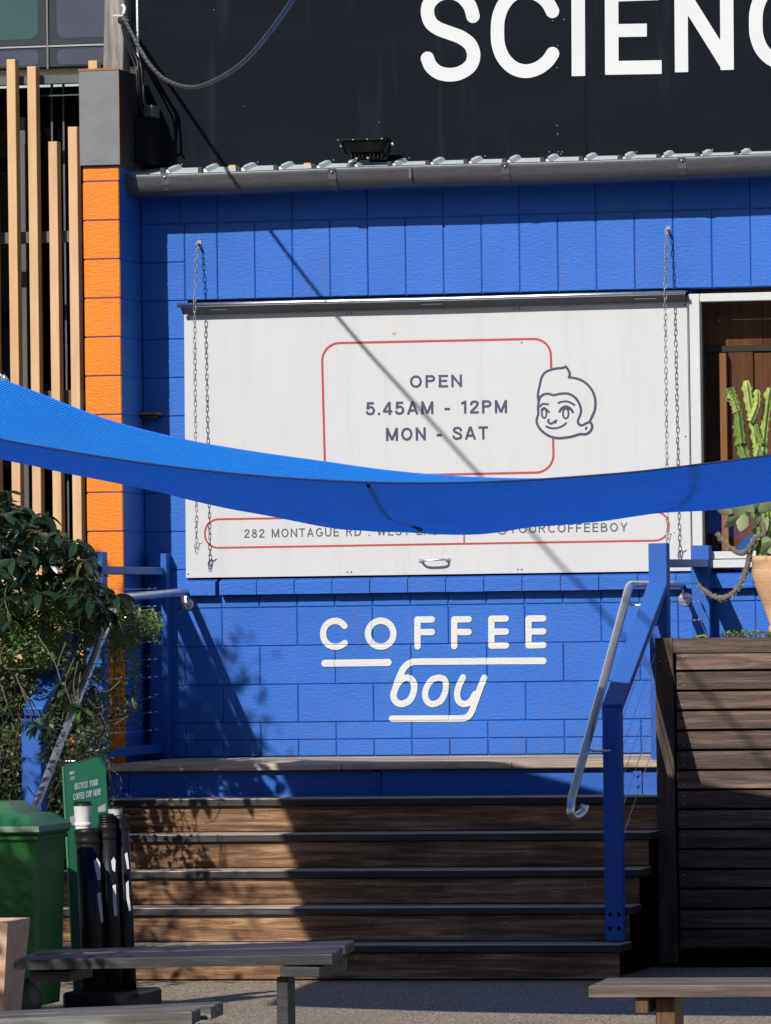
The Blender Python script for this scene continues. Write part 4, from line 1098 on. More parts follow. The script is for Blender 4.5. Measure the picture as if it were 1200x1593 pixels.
for pts in ([(192, 38), (197, 60), (206, 80), (214, 96), (216, 120), (218, 150), (224, 180)], [(194, 40), (203, 66), (213, 88), (219, 100), (222, 130), (226, 160), (232, 181)], [(190, 40), (196, 66), (206, 90), (212, 110), (214, 140), (219, 165), (228, 182)], [(200, 70), (215, 92), (222, 108), (223, 135), (224, 158), (232, 170)]):
    q = MB(); q.tube(smooth_path([at(x, y, [-.02, -.16, -.24, -.28, -.28, -.26, -.2][min(i, 6)]) for i, (x, y) in enumerate(pts)], 5), .0062, 7); q.build('wire', M['cable_black'], wr_)
jb = thing('junction_box', 'black cable box on the signboard beside the grey parapet box', 'junction box')
p = at(233, 220, -.0)
q = MB(); q.box(WXb + .014, at(239, 220, -.1).x, -.16, .055, 4.085, at(230, 182, -.1).z, .003); q.build('case', M['black_metal'], jb)
q = MB(); q.box(WXb + .05, at(237, 175, -.1).x, -.10, .05, at(230, 181.5, -.1).z, at(230, 163, -.1).z, .002); q.build('cable_entry', M['weathered'], jb)

# ================================================================== SHADE SAIL
sh = thing('shade_sail', 'large bright blue shade cloth sail stretched above the forecourt across the view', 'shade sail')
NY, FY2 = -8.4, -3.35
near_p = [(-430, 560), (-260, 612), (-120, 652), (0, 683), (100, 701), (200, 717), (300, 730), (400, 740), (500, 747), (600, 751), (700, 751), (800, 748), (900, 741.5), (1000, 733), (1100, 721), (1200, 708), (1400, 680), (1700, 640)]
far_p = [(0, 590), (60, 612), (130, 640), (200, 663), (300, 687), (400, 704), (500, 718), (600, 732), (700, 741), (800, 745), (900, 745), (1000, 744), (1150, 739), (1300, 728), (1600, 690), (1900, 640)]
sil = [(-430, 605), (-260, 655), (-60, 700), (0, 712), (100, 733), (200, 755), (300, 779), (400, 800), (500, 817), (600, 827), (680, 829), (760, 827), (850, 820), (950, 809), (1050, 797), (1150, 786), (1200, 780), (1400, 752), (1700, 712)]
def interp(tab, x):
    for (xa, ya), (xb, yb) in zip(tab, tab[1:]):
        if x <= xb: return ya + (yb - ya) * (x - xa) / (xb - xa)
    return tab[-1][1]
def resample(tab, Y, n_):
    xs_ = np.linspace(tab[0][0], tab[-1][0], n_); P = smooth_path([Vector((a, b, 0)) for a, b in tab], 8)
    px = [p.x for p in P]; py = [p.y for p in P]
    return [at(x, float(np.interp(x, px, py)), Y) for x in xs_], xs_
NU, NV = 130, 60
near, nxs = resample(near_p, NY, NU + 1); far, fxs = resample(far_p, FY2, NU + 1)
pxf = [p.x for p in smooth_path([Vector((a, b, 0)) for a, b in far_p], 8)]; pyf = [p.y for p in smooth_path([Vector((a, b, 0)) for a, b in far_p], 8)]
far = [at(x, float(np.interp(x, pxf, pyf)), float(np.interp(x, [0, 300, 600, 900, 1300, 1900], [FY2, FY2, -3.52, -3.74, -3.9, -4.1]))) for x in fxs]
def proj(P):
    d = P - CAM; z_ = d.dot(FW); return 600 + FPX * d.dot(RT) / z_, 796.5 - FPX * d.dot(UP) / z_
verts = []; silx = [s_[0] for s_ in sil]; sily = [s_[1] for s_ in sil]
SK = .36
def sag_shape(v): return (v ** .9) * ((1 - v) ** 1.0)
smax = max(sag_shape(v / 100) for v in range(1, 100)); vmax = max(range(1, 100), key=lambda v: sag_shape(v / 100)) / 100
for i in range(NU + 1):
    A, B = near[i], far[i]
    lo, hi = 0, 1.2
    for _ in range(16):                       # sag depth that brings the belly down to where it hangs
        a_ = (lo + hi) / 2; worst = -1e9
        for j in range(0, 41, 2):
            v = j / 40; P = A.lerp(B, v) - Vector((0, 0, a_ * sag_shape(v) / smax)); x_, y_ = proj(P)
            worst = max(worst, y_ - float(np.interp(x_, silx, sily)))
        if worst > 0: hi = a_
        else: lo = a_
    for j in range(NV + 1):
        v = j / NV; P = A.lerp(B, v) - Vector((0, 0, a_ * sag_shape(v) / smax))
        wl = math.exp(-i / 22.0); P.z += .005 * sin(v * 9 + i * .13) * sin(pi * v) + .003 * sin(i * .55 + v * 5) * sin(pi * v) + .010 * wl * sin(14 * v + .25 * i) * sin(pi * v) + .0045 * sin(26 * v - .42 * i) * sin(pi * v) + .0035 * sin(.9 * i + 3 * sin(7 * v)) * sin(pi * v) * (.4 + .6 * sin(.11 * i) ** 2)
        verts.append(P)
q = MB(); q.smooth = True
q.add(verts, [(i * (NV + 1) + j, (i + 1) * (NV + 1) + j, (i + 1) * (NV + 1) + j + 1, i * (NV + 1) + j + 1) for i in range(NU) for j in range(NV)])
q.build('cloth', M['shade_cloth'], sh)
# thin dark tube drawing a line across the near half of the underside
path_ = smooth_path([Vector((573, 754, 0)), Vector((583, 777, 0)), Vector((600, 793, 0)), Vector((655, 824, 0))], 6); line_pts = []
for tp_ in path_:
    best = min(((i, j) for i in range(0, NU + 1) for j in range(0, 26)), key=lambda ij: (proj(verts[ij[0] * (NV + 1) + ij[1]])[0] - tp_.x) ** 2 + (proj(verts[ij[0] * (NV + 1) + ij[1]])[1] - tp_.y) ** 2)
    line_pts.append(verts[best[0] * (NV + 1) + best[1]])
yy0, yy1 = line_pts[0].y, line_pts[-1].y
line_pts = [at(tp_.x, tp_.y, yy0 + (yy1 - yy0) * (k / (len(path_) - 1)) ** 1.0 - .05) for k, tp_ in enumerate(path_)]
M['hem_blue'] = paint('hem_blue', (.002, .012, .09), .7, .2, 200, .001)
q = MB(); q.tube(near, .0045, 6); q.build('hem', M['hem_blue'], sh)
M['line_dark'] = paint('line_dark', (.006, .010, .03), .8, .2)
q = MB(); q.tube(line_pts, .0085, 6); q.build('dark_line', M['line_dark'], sh)
M['hem_bright'] = paint('hem_bright', (.006, .14, .70), .7, .2, 200, .001)
q = MB(); q.tube(far, .0045, 6); q.tube([far[0], far[0].lerp(near[0], .02) + Vector((0, 0, -.02)), ], .006, 6); q.build('hem', M['hem_bright'], sh)
tk = thing('sail_tensioner', 'silver shackle and turnbuckle at the upper left corner of the blue sail', 'tensioner')
c0 = at(11, 590, FY2)
q = MB(); q.tube([c0 + Vector((0, 0, -.01)), c0 + Vector((-.012, 0, .006)), c0 + Vector((-.02, 0, .02))], .012, 8); q.build('corner_ring', M['steel'], tk)
q = MB(); pts = smooth_path([at(13, 592, FY2), at(6, 584, FY2), at(2, 592, FY2), at(7, 598, FY2), at(13, 592, FY2)], 4); q.tube(pts, .006, 7); q.build('shackle', M['steel'], tk)
q = MB(); q.tube([at(4, 586, FY2), at(-60, 540, FY2 + .4), at(-330, 400, FY2 + 1.4)], .005, 6); q.tube([at(2, 585, FY2), at(-20, 570, FY2 + .1)], .010, 8); q.build('turnbuckle', M['steel'], tk)

# ================================================================== BINS, SIGN, CUP COLLECTOR, POT
bn = thing('wheelie_bin', 'dark green wheelie bin with lighter closed lid, in the shade beside the steps', 'bin')
BNY = -5.9; KB = 366.0
def bx(x, y, Y=BNY): return at(x, y, Y)
xr = bx(58, 1300).x; xl = xr - .54
zl = bx(60, 1292).z
q = MB()
rings = []
for (dz, gr) in ((0, 1.0), (-.28, .965), (-.60, .93), (zl * -1 + .07, .88)):
    cxm = (xl + xr) / 2; hx = (xr - xl) / 2 * gr; yf, yb_ = BNY + (1 - gr) * .55, BNY + .50 - (1 - gr) * .1
    z_ = zl + dz; r_ = .055; ring = []
    for (sx, sy, a0) in ((-1, -1, 180), (1, -1, 270), (1, 1, 0), (-1, 1, 90)):
        ccx = cxm + sx * (hx - r_); ccy = (yf + r_) if sy < 0 else (yb_ - r_)
        for k in range(5): a_ = radians(a0 + 90 * k / 4); ring.append((ccx + r_ * cos(a_), ccy + r_ * sin(a_), z_))
    rings.append(ring)
vs = [p for r_ in rings for p in r_]; nn_ = 20
q.smooth = True; q.add(vs, [(i * nn_ + k, (i + 1) * nn_ + k, (i + 1) * nn_ + (k + 1) % nn_, i * nn_ + (k + 1) % nn_) for i in range(3) for k in range(nn_)]); q.smooth = False
q.add([vs[3 * nn_ + k] for k in range(nn_)], [tuple(range(nn_))])
q.build('body', M['bin_green'], bn)
q = MB(); q.box(xl - .012, xr + .012, BNY - .02, BNY + .50, zl - .02, zl + .012, .008); q.box(xl - .004, xr + .004, BNY - .012, BNY + .49, zl - .045, zl - .021, .006); q.build('rim', M['bin_green'], bn)
q = MB(); q.box(xl + .12, xl + .125, BNY - .006, BNY + .004, zl - .16, zl - .05); q.build('rib', M['bin_green'], bn)
lz0_, lz1_ = zl + .014, bx(60, 1249).z
def dome(x0_, x1_, y0_, y1_, z0_, z1_, ins):
    return [(x0_, y0_, z0_), (x1_, y0_, z0_), (x1_, y1_, z0_), (x0_, y1_, z0_), (x0_ + ins, y0_ + ins, z1_), (x1_ - ins, y0_ + ins, z1_), (x1_ - ins, y1_ - ins, z1_), (x0_ + ins, y1_ - ins, z1_)]
FQ = [(0, 1, 5, 4), (1, 2, 6, 5), (2, 3, 7, 6), (3, 0, 4, 7), (4, 5, 6, 7)]
q = MB(); q.add(dome(xl - .02, xr + .02, BNY - .035, BNY + .50, lz0_ - .02, lz0_ + .004, .006), FQ)
mid_ = lz0_ + (lz1_ - lz0_) * .5
q.add(dome(xl - .014, xr + .014, BNY - .029, BNY + .494, lz0_ + .004, mid_, .07), FQ)
q.add(dome(xl + .07, xr - .10, BNY + .05, BNY + .43, mid_ - .002, lz1_, .055), FQ); q.build('lid', M['lid_green'], bn)
for xw, nm in ((xr - .10, 'wheel'), (xl + .05, 'wheel')):
    q = MB(); q.lathe([(0, .03), (.075, .03), (.098, .022), (.10, 0), (.098, -.022), (.075, -.03), (0, -.03)], (xw + .0, BNY + .03, .10), 24, axis=(.25, -1, 0)); wh = q.build('wheel', M['rubber'], bn)
    q = MB(); q.lathe([(0, .004), (.012, .003), (.014, 0)], (xw, BNY - .004, .10), 12, axis=(.25, -1, 0)); q.build('hub', M['ivory'], wh)
q = MB(); q.tube([(xl + .1, BNY + .05, .10), (xr - .04, BNY + .05, .10)], .012, 8); q.build('axle', M['black_metal'], bn)

cc = thing('cup_collector', 'three black tubes for used coffee cups standing below the green recycling board', 'cup collector')
TY = -5.2
def tubecol(xa, xb, yt, Y, lab=None):
    c0 = at((xa + xb) / 2, yt, Y); r_ = (at(xb, yt, Y).x - at(xa, yt, Y).x) / 2 * .96; cb_ = Vector((c0.x + .03, Y, 0.0))
    ax = (c0 - cb_).normalized(); Ln = (c0 - cb_).length
    q = MB(); q.tube([cb_, c0], [r_ * 1.04, r_], 28); o = q.build('tube', M['plastic_black'], cc)
    q = MB(); q.lathe([(r_ * .3, .004), (r_ * .8, .004), (r_ * 1.10, .0), (r_ * 1.13, -.015), (r_ * 1.06, -.022), (r_ * 1.08, -.045), (r_ * 1.14, -.055), (r_ * 1.02, -.065)], c0, 28, axis=ax); q.build('collar', M['plastic_black'], o)
    return c0, r_, ax
def cup(xa, xb, yt, yb_, Y, label):
    a_ = at((xa + xb) / 2, yt, Y); b_ = at((xa + xb) / 2, yb_, Y); r_ = (at(xb, yt, Y).x - at(xa, yt, Y).x) / 2; h = a_.z - b_.z
    t_ = thing('coffee_cup', label, 'cup', b_)
    q = MB(); q.lathe([(r_ * .78, 0), (r_ * .98, h * .86), (r_ * 1.02, h * .88)], b_, 24)
    q.lathe([(r_ * .82, h * .12), (r_ * .92, h * .16), (r_ * .92, h * .24), (r_ * .84, h * .27)], b_, 24); q.build('cup_body', M['cup_white'], t_)
    q = MB(); q.lathe([(r_ * 1.06, h * .86), (r_ * 1.06, h * .92), (r_ * .9, h * .93), (r_ * .88, h), (r_ * .80, h), (r_ * .78, h * .96), (0, h * .96)], b_, 24); q.build('lid', M['plastic_black'], t_)
    return t_
tubecol(117, 154, 1290, TY); tubecol(153, 180, 1283, TY + .05); tubecol(175, 200, 1269, TY + .12)
cup(115, 143.5, 1247, 1291, TY, 'white paper coffee cup with black lid on the nearest black tube')
cup(168, 191, 1255, 1275, TY + .12, 'white paper coffee cup with black lid sunk in the tube nearest the steps')
stk = thing('stacked_lids', 'small stack of black cup lids on the middle black tube', 'cup lids')
p = at(166, 1282, TY + .05)
for i in range(4):
    q = MB(); q.lathe([(0, .012), (.030, .012), (.034, .006), (.038, .004), (.038, 0)], (p.x, p.y, p.z + i * .011), 20); q.build('lid', M['plastic_black'], stk)
# cup shaped stickers on the tubes
for (pts) in ([(146, 1340), (151, 1335), (155.5, 1342), (157, 1368), (152, 1370), (149, 1355)], [(151, 1390), (157, 1388), (159, 1410), (161, 1434), (157.5, 1436), (154, 1415)],
              [(173, 1340), (177, 1333), (180, 1340), (179, 1357), (175, 1354)], [(175, 1378), (180, 1376), (181, 1400), (183, 1424), (178, 1426), (176, 1405)],
              [(194, 1329), (198, 1326), (200, 1340), (201, 1352), (198, 1352)], [(196, 1374), (200, 1370), (201, 1395), (204, 1416), (201, 1418), (197, 1398)]):
    q = MB(); q.add([at(x, y, TY - .066 if x < 165 else (TY - .005 if x < 190 else TY + .055)) for x, y in pts], [tuple(range(len(pts)))[::-1]]); q.build('sticker', M['sticker'], cc)
q = MB(); bxx = at(160, 1560, TY).x; q.box(bxx - .155, bxx + .19, TY - .1, TY + .3, 0.0, .10, .01); q.build('base', M['plastic_black'], cc)

rs = thing('recycling_board', 'tall green board reading RECYCLE YOUR COFFEE CUP HERE between the bin and black tubes', 'sign')
a_, b_, c_, d_ = at(98.5, 1192.5, TY + .10), at(163.5, 1173, TY + .28), at(184, 1572, TY + .28), at(119, 1590, TY + .10)
nrm_ = (b_ - a_).cross(d_ - a_).normalized(); th = nrm_ * .012
if nrm_.y < 0: th = -th
q = MB(); q.add([a_, b_, c_, d_, a_ + th, b_ + th, c_ + th, d_ + th], [(3, 2, 1, 0), (4, 5, 6, 7), (0, 1, 5, 4), (1, 2, 6, 5), (2, 3, 7, 6), (3, 0, 4, 7)]); q.build('panel', M['green_sign'], rs)
q = MB(); q.tube([a_, d_], .0022, 6); q.tube([a_, b_], .0016, 6); q.build('edge_strip', M['rail_grey'], rs)
U_ = (b_ - a_); V_ = (d_ - a_)
def on_board(px_x, px_y, wpx, hpx, body, mat, tr=1.0, bold=.01):
    """px of the board's own surface, solved from the photograph"""
    nn = U_.cross(V_); 
    def hit(x, y):
        d = FW + RT * ((x - 600) / FPX) - UP * ((y - 796.5) / FPX); t_ = (a_ - CAM).dot(nn) / d.dot(nn); return CAM + d * t_
    O = hit(px_x, px_y) - th * .12; ul = hit(px_x + wpx / 2, px_y - .20 * wpx / 2) - hit(px_x - wpx / 2, px_y + .20 * wpx / 2); vv = hit(px_x, px_y - hpx / 2) - hit(px_x, px_y + hpx / 2)
    text_obj('small_letter', body, 0, 0, 0, 0, 0, mat, rs, track=.16, w_=.17, plane=(O, ul, vv))
M['print_pale'] = paint('print_pale', (.55, .66, .62), .5, .1)
on_board(134, 1220.5, 36, 10, 'RECYCLE YOUR', M['print_pale'], 1.0, .02)
on_board(135.5, 1236, 43, 10, 'COFFEE CUP HERE', M['print_pale'], 1.0, .02)
on_board(112, 1202.5, 8.5, 5.5, 'SIMPLY', M['print_pale'], 1.0, .02)
on_board(112.5, 1211, 7, 5.5, 'CUPS', M['print_pale'], 1.0, .02)
def board_patch(pts, mat, nm):
    nn = U_.cross(V_); vs = []
    for x, y in pts:
        d = FW + RT * ((x - 600) / FPX) - UP * ((y - 796.5) / FPX); t_ = (a_ - CAM).dot(nn) / d.dot(nn); vs.append(CAM + d * t_ - th * .08)
    q = MB(); q.add(vs, [tuple(range(len(vs)))]); return q.build(nm, M[mat], rs)
board_patch([(152, 1256), (164, 1250), (164.5, 1262), (152.5, 1264)], 'sticker', 'label_plate'); board_patch([(108.5, 1271), (117, 1268), (117.5, 1283), (109.5, 1284.5)], 'sticker', 'label_plate')

tp = thing('terracotta_planter', 'tall square tapered clay planter at the lower left corner beside the green bin', 'planter')
PYY = -7.0; a_, b_ = at(12, 1434, PYY), at(2, 1572, PYY); zt = a_.z; zb0 = 0
q = MB(); wd_ = .34
q.add([(a_.x - wd_, PYY, zt), (a_.x, PYY, zt), (a_.x, PYY + wd_, zt), (a_.x - wd_, PYY + wd_, zt), (b_.x - wd_ + .08, PYY + .03, zb0), (b_.x - .01, PYY + .03, zb0), (b_.x - .01, PYY + wd_ - .05, zb0), (b_.x - wd_ + .08, PYY + wd_ - .05, zb0),
       (a_.x - wd_ + .03, PYY + .03, zt), (a_.x - .03, PYY + .03, zt), (a_.x - .03, PYY + wd_ - .03, zt), (a_.x - wd_ + .03, PYY + wd_ - .03, zt),
       (a_.x - wd_ + .03, PYY + .03, zt - .06), (a_.x - .03, PYY + .03, zt - .06), (a_.x - .03, PYY + wd_ - .03, zt - .06), (a_.x - wd_ + .03, PYY + wd_ - .03, zt - .06)],
      [(0, 4, 5, 1), (1, 5, 6, 2), (2, 6, 7, 3), (3, 7, 4, 0), (0, 1, 9, 8), (1, 2, 10, 9), (2, 3, 11, 10), (3, 0, 8, 11), (8, 9, 13, 12), (9, 10, 14, 13), (10, 11, 15, 14), (11, 8, 12, 15)])
q.build('pot', M['clay_brown'], tp)
q = MB(); q.box(a_.x - wd_ + .032, a_.x - .032, PYY + .032, PYY + wd_ - .032, zt - .12, zt - .03); q.build('soil', M['soil'], tp)

# ================================================================== BENCHES
def bench_plank(par, fl_, fr_, bl_, br_, th_, mat, name='plank'):
    """four top corners as (x, y, Y) of the photograph"""
    P = [at(*p) for p in (fl_, fr_, br_, bl_)]; Dn = Vector((0, 0, -th_)); q = MB()
    # small chamfer on the upper edges
    cz = Vector((0, 0, -.004)); cen = sum(P, Vector()) / 4
    Pi = [p + (cen - p).normalized() * .006 for p in P]
    q.add([*Pi, *[p + cz for p in P], *[p + Dn for p in P]], [(0, 1, 2, 3)] + [(i, i + 4, (i + 1) % 4 + 4, (i + 1) % 4) for i in range(4)] + [(i + 4, i + 8, (i + 1) % 4 + 8, (i + 1) % 4 + 4) for i in range(4)] + [(8, 11, 10, 9)])
    return q.build(name, M[mat], par)
YB = -8.1
b1 = thing('timber_bench', 'long dark grey two plank bench across the foot of the steps', 'bench', group='timber benches on the forecourt')
bench_plank(b1, (21, 1494, YB + .1), (517, 1484.5, YB), (42, 1486.0, YB + .32), (533.5, 1474, YB + .22), .040, 'bench')
bench_plank(b1, (44, 1484.5, YB + .36), (537, 1471.5, YB + .26), (62, 1478.5, YB + .58), (551, 1463, YB + .48), .040, 'bench')
a_ = at(437, 1502.5, YB + .03); b_ = at(498.5, 1502, YB + .03)
q = MB(); q.box(a_.x, b_.x, YB + .02, YB + .50, a_.z - .045, a_.z - .001, .003); q.build('cross_brace', M['bench'], b1)
a_ = at(430, 1502, YB + .12); b_ = at(448, 1502, YB + .12)
q = MB(); q.box(a_.x, b_.x - .0, YB + .12, YB + .24, -.02, a_.z - .0465, .003); q.build('leg', M['bench'], b1)
a_ = at(45, 1510, YB + .15); q = MB(); q.box(a_.x, a_.x + .16, YB + .16, YB + .52, a_.z - .047, a_.z - .004, .003); q.build('cross_brace', M['bench'], b1)
YC = -11.4
M['bench_pale'] = wood('bench_pale', (.05, .048, .046), (.10, .095, .09), (.22, .21, .20), 0, .7, 1.2, .05)
b2 = thing('timber_bench', 'worn grey two plank bench end at the bottom left corner of the view', 'bench', group='timber benches on the forecourt')
bench_plank(b2, (-120, 1590, YC + .05), (298.5, 1574, YC), (-112, 1585.5, YC + .16), (312, 1567, YC + .10), .045, 'bench_pale')
bench_plank(b2, (-105, 1583.5, YC + .22), (328, 1566, YC + .14), (-95, 1577, YC + .34), (347, 1558, YC + .26), .045, 'bench_pale')
a_ = at(230, 1590, YC + .05); q = MB(); q.box(a_.x, a_.x + .22, YC + .03, YC + .30, a_.z - .07, a_.z - .022, .003); q.build('cross_brace', M['bench_pale'], b2)
q = MB(); q.box(a_.x, a_.x + .07, YC + .1, YC + .2, -.02, a_.z - .071, .003); q.build('leg', M['bench_pale'], b2)
YD = -10.5
b3 = thing('timber_bench', 'brown grey weathered bench with sunlit leg at the bottom right corner', 'bench', group='timber benches on the forecourt')
bench_plank(b3, (916, 1533.5, YD), (1420, 1531, YD), (930, 1528, YD + .17), (1430, 1526, YD + .17), .041, 'bench_brown')
bench_plank(b3, (931, 1527.4, YD + .18), (1430, 1525.5, YD + .18), (944, 1521.5, YD + .36), (1440, 1520, YD + .36), .041, 'bench_brown')
a_ = at(991, 1551.5, YD + .05); b_ = at(1011, 1551.5, YD + .05)
q = MB(); q.box(a_.x, b_.x, YD + .02, YD + .34, a_.z - .055, a_.z - .001, .003); q.build('cross_brace', M['bench_under'], b3)
a_ = at(1020, 1552, YD + .08); b_ = at(1050, 1552, YD + .08)
q = MB(); q.box(a_.x, b_.x, YD + .08, YD + .26, -.02, a_.z - .001, .003); q.build('leg', M['bench_under'], b3)

# ================================================================== PLANTS
def leaf_mesh(name, mat, Lf=.09, wd=.036, fold=.25, droop=.25, nseg=5, lob=0):
    q = MB(); q.smooth = True; vs = []
    for i in range(nseg + 1):
        t = i / nseg; w_ = wd / 2 * (sin(pi * min(1, t * .93 + .05)) ** .8) * (1 + lob * sin(t * 14)); 
        if i == nseg: w_ = .0006
        z_ = -droop * Lf * t * t; vs += [(-w_, Lf * t, z_ + fold * w_), (0, Lf * t, z_), (w_, Lf * t, z_ + fold * w_)]
    fs = []
    for i in range(nseg):
        a = i * 3; fs += [(a, a + 1, a + 4, a + 3), (a + 1, a + 2, a + 5, a + 4)]
    q.add(vs, fs); return q.mesh(name, mat)
def put_leaf(me, par, pos, dirv, roll=0, scl=1.0, name='leaf'):
    d = Vector(dirv).normalized(); R_ = d.to_track_quat('Y', 'Z').to_matrix().to_4x4() @ Matrix.Rotation(roll, 4, 'Y')
    o = link(name, me, par); Mx = Matrix.Translation(pos) @ R_ @ Matrix.Scale(scl, 4)
    o.matrix_parent_inverse = Matrix.Identity(4); o.matrix_basis = Matrix.Translation(-par.location) @ Mx
    return o
def add_leaf(q, pos, dirv, Lf, wd, roll=0, nseg=2):
    """leaf added to a joined mesh"""
    d = Vector(dirv).normalized(); R_ = d.to_track_quat('Y', 'Z').to_matrix() @ Matrix.Rotation(roll, 3, 'Y'); pos = Vector(pos)
    pr_ = [(0, 0, 0), (-wd / 2, Lf * .45, .15 * wd), (0, Lf * .5, 0), (wd / 2, Lf * .45, .15 * wd), (0, Lf, -.12 * Lf)]
    q.add([pos + R_ @ Vector(p) for p in pr_], [(0, 2, 1), (0, 3, 2), (1, 2, 4), (2, 3, 4)])

# ---- big leaved shrub
sb = thing('large_leaf_shrub', 'dark glossy large leaved shrub leaning in from the left in front of the battens', 'shrub')
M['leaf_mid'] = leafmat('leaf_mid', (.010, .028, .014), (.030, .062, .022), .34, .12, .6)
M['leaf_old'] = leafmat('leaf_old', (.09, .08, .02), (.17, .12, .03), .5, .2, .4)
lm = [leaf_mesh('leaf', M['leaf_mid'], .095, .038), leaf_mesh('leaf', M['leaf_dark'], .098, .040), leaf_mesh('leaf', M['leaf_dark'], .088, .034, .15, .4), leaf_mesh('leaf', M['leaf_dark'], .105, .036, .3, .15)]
clusters = [(12, 765), (30, 790), (8, 800), (42, 812), (70, 800), (62, 828), (28, 838), (5, 850), (52, 860), (90, 830), (80, 862), (100, 858), (118, 842), (112, 878), (132, 872), (40, 892), (68, 895), (95, 892), (128, 900), (20, 905), (0, 915), (150, 905), (142, 925), (160, 925), (118, 918), (166, 948), (150, 955), (172, 935), (135, 945), (180, 925), (105, 850), (75, 815), (22, 870), (-8, 880), (-12, 820), (-14, 770), (60, 922), (25, 930), (90, 915), (5, 955), (-14, 945)]
leaf_old = leaf_mesh('leaf', M['leaf_old'], .085, .03, .4, .6)
br = MB(); nleaf = 0
SHY = -2.75
stem_base = at(-10, 1420, SHY + .2); stem_base.z = .0
for ci, (x, y) in enumerate(clusters):
    Yc = SHY + ru(-.22, .25); c_ = at(x, y, Yc)
    root = at(x - ru(18, 40), y + ru(10, 32), Yc + .12)
    br.tube(smooth_path([root, root.lerp(c_, .5) + Vector((0, 0, .03)), c_], 4), [.0025 if i_ > 4 else .0035 for i_ in range(9)], 5)
    for k in range(7):
        if nleaf >= 285: break
        a = 2 * pi * k / 7 + rnd(); dv = Vector((cos(a), sin(a) * .9, ru(-1.0, .25)))
        o = put_leaf(random.choice(lm) if rnd() > .03 else leaf_old, sb, c_ + dv.normalized() * .008, dv, ru(-.7, .7), ru(.85, 1.35)); nleaf += 1
br.tube(smooth_path([stem_base, at(-40, 1200, SHY), at(-30, 1000, SHY), at(-20, 860, SHY)], 6), .018, 8)
br.build('branch', M['bark'], sb)
# dark leaves set deeper in the crown
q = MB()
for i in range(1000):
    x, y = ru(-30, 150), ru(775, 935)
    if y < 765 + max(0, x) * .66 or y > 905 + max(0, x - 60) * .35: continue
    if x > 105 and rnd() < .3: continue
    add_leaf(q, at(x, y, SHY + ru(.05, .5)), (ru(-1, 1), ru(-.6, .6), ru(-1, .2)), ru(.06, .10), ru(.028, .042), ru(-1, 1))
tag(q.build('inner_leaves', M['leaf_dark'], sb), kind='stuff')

# ---- lime tipped sprigs in front of the handrail
sp_ = thing('young_sprigs', 'lime green young leaf sprigs hanging by the lower part of the left handrail', 'sprigs')
lim = leaf_mesh('leaf', M['leaf_lime'], .085, .032, .2, .35)
br = MB()
for (x, y, n_, s_, Y) in ((58, 1130, 8, 1.0, -2.9), (50, 1122, 5, .8, -2.95), (70, 1142, 5, .8, -2.85), (125, 1102, 7, .95, -3.2), (132, 1118, 5, .8, -3.15), (112, 1096, 4, .8, -3.2), (95, 1062, 6, .7, -3.1), (100, 1072, 5, .6, -3.1), (5, 1210, 5, .8, -3.0), (-2, 1225, 4, .9, -3.0), (18, 965, 6, .8, -2.9), (22, 985, 5, .8, -2.9), (12, 1100, 5, .55, -2.9)):
    c_ = at(x, y, Y); br.tube(smooth_path([c_ + Vector((ru(-.15, .0), .1, .22)), c_ + Vector((-.04, .03, .1)), c_], 4), .003, 5)
    for k in range(n_):
        a = 2 * pi * k / n_ + rnd(); put_leaf(lim if rnd() < .6 else lm[0], sp_, c_, Vector((cos(a), sin(a) * .8, ru(-.9, .15))), ru(-.5, .5), s_ * ru(.8, 1.15))
br.build('stem', M['twig'], sp_)

def cleared(x, y):
    if y > 945 and abs(x - (183 - (y - 930) * .407)) < 11: return True
    if 985 < y < 1120 and abs(x - (110 - (y - 1000) * .53)) < 17: return rnd() < .75
    if y > 1110 and 30 < x < 64: return rnd() < .8
    return False
# ---- twiggy small leaved bush
bu = thing('small_leaf_bush', 'tangled small leaved bush with bare twigs climbing over the left balustrade', 'bush')
q = MB(); tw = MB()
def bushdens(x, y):
    if y < 900 or y > 1200: return 0
    top = 905 + max(0, x - 110) * .35 + (18 if x < 40 else 0)
    if y < top: return 0
    if x < 150 and y < 1045: return 1.0 - .55 * max(0, (y - 985) / 60)
    if 150 <= x < 205 and 935 < y < 1010: return .55
    if 200 <= x < 250 and 955 < y < 1000: return .35
    if x < 150 and y < 1200: return .10
    return .12 if x < 215 and y < 1130 else 0
cnt = 0
while cnt < 17000:
    x, y = ru(-60, 255), ru(900, 1200)
    if rnd() > bushdens(max(x, 0), y) or cleared(x, y): continue
    # clumps
    if noise_ := (sin(x * .11 + 1.3) * sin(y * .13 + .5) + sin(x * .05 - y * .07) * .7):
        if noise_ < ru(-1.9, .1): continue
    Y = ru(-2.6, -1.9) if x < 110 else ru(-2.2, -1.6)
    for k in range(2):
        add_leaf(q, at(x + ru(-3, 3), y + ru(-3, 3), Y), (ru(-1, 1), ru(-1, .6), ru(-.5, 1)), ru(.018, .036), ru(.011, .019), ru(-1.2, 1.2))
    cnt += 2
tag(q.build('leaves', M['leaf_small'], bu), kind='stuff')
for i in range(110):
    x, y = ru(-40, 150), ru(930, 1190); Y = ru(-2.7, -1.8); a = ru(-.7, .7) if rnd() < .7 else ru(-1.5, 1.5); l_ = ru(20, 60)
    if cleared(x, y) or cleared(x + cos(a) * l_ * .5, y + sin(a) * l_ * .4): continue
    p0_ = at(x, y, Y); p1_ = at(x + cos(a) * l_, y + sin(a) * l_ * .8, Y + ru(-.15, .15)); mid = (p0_ + p1_) / 2 + Vector((0, 0, ru(-.05, .04)))
    tw.tube(smooth_path([p0_, mid, p1_], 4), ru(.0012, .0032), 4, False)
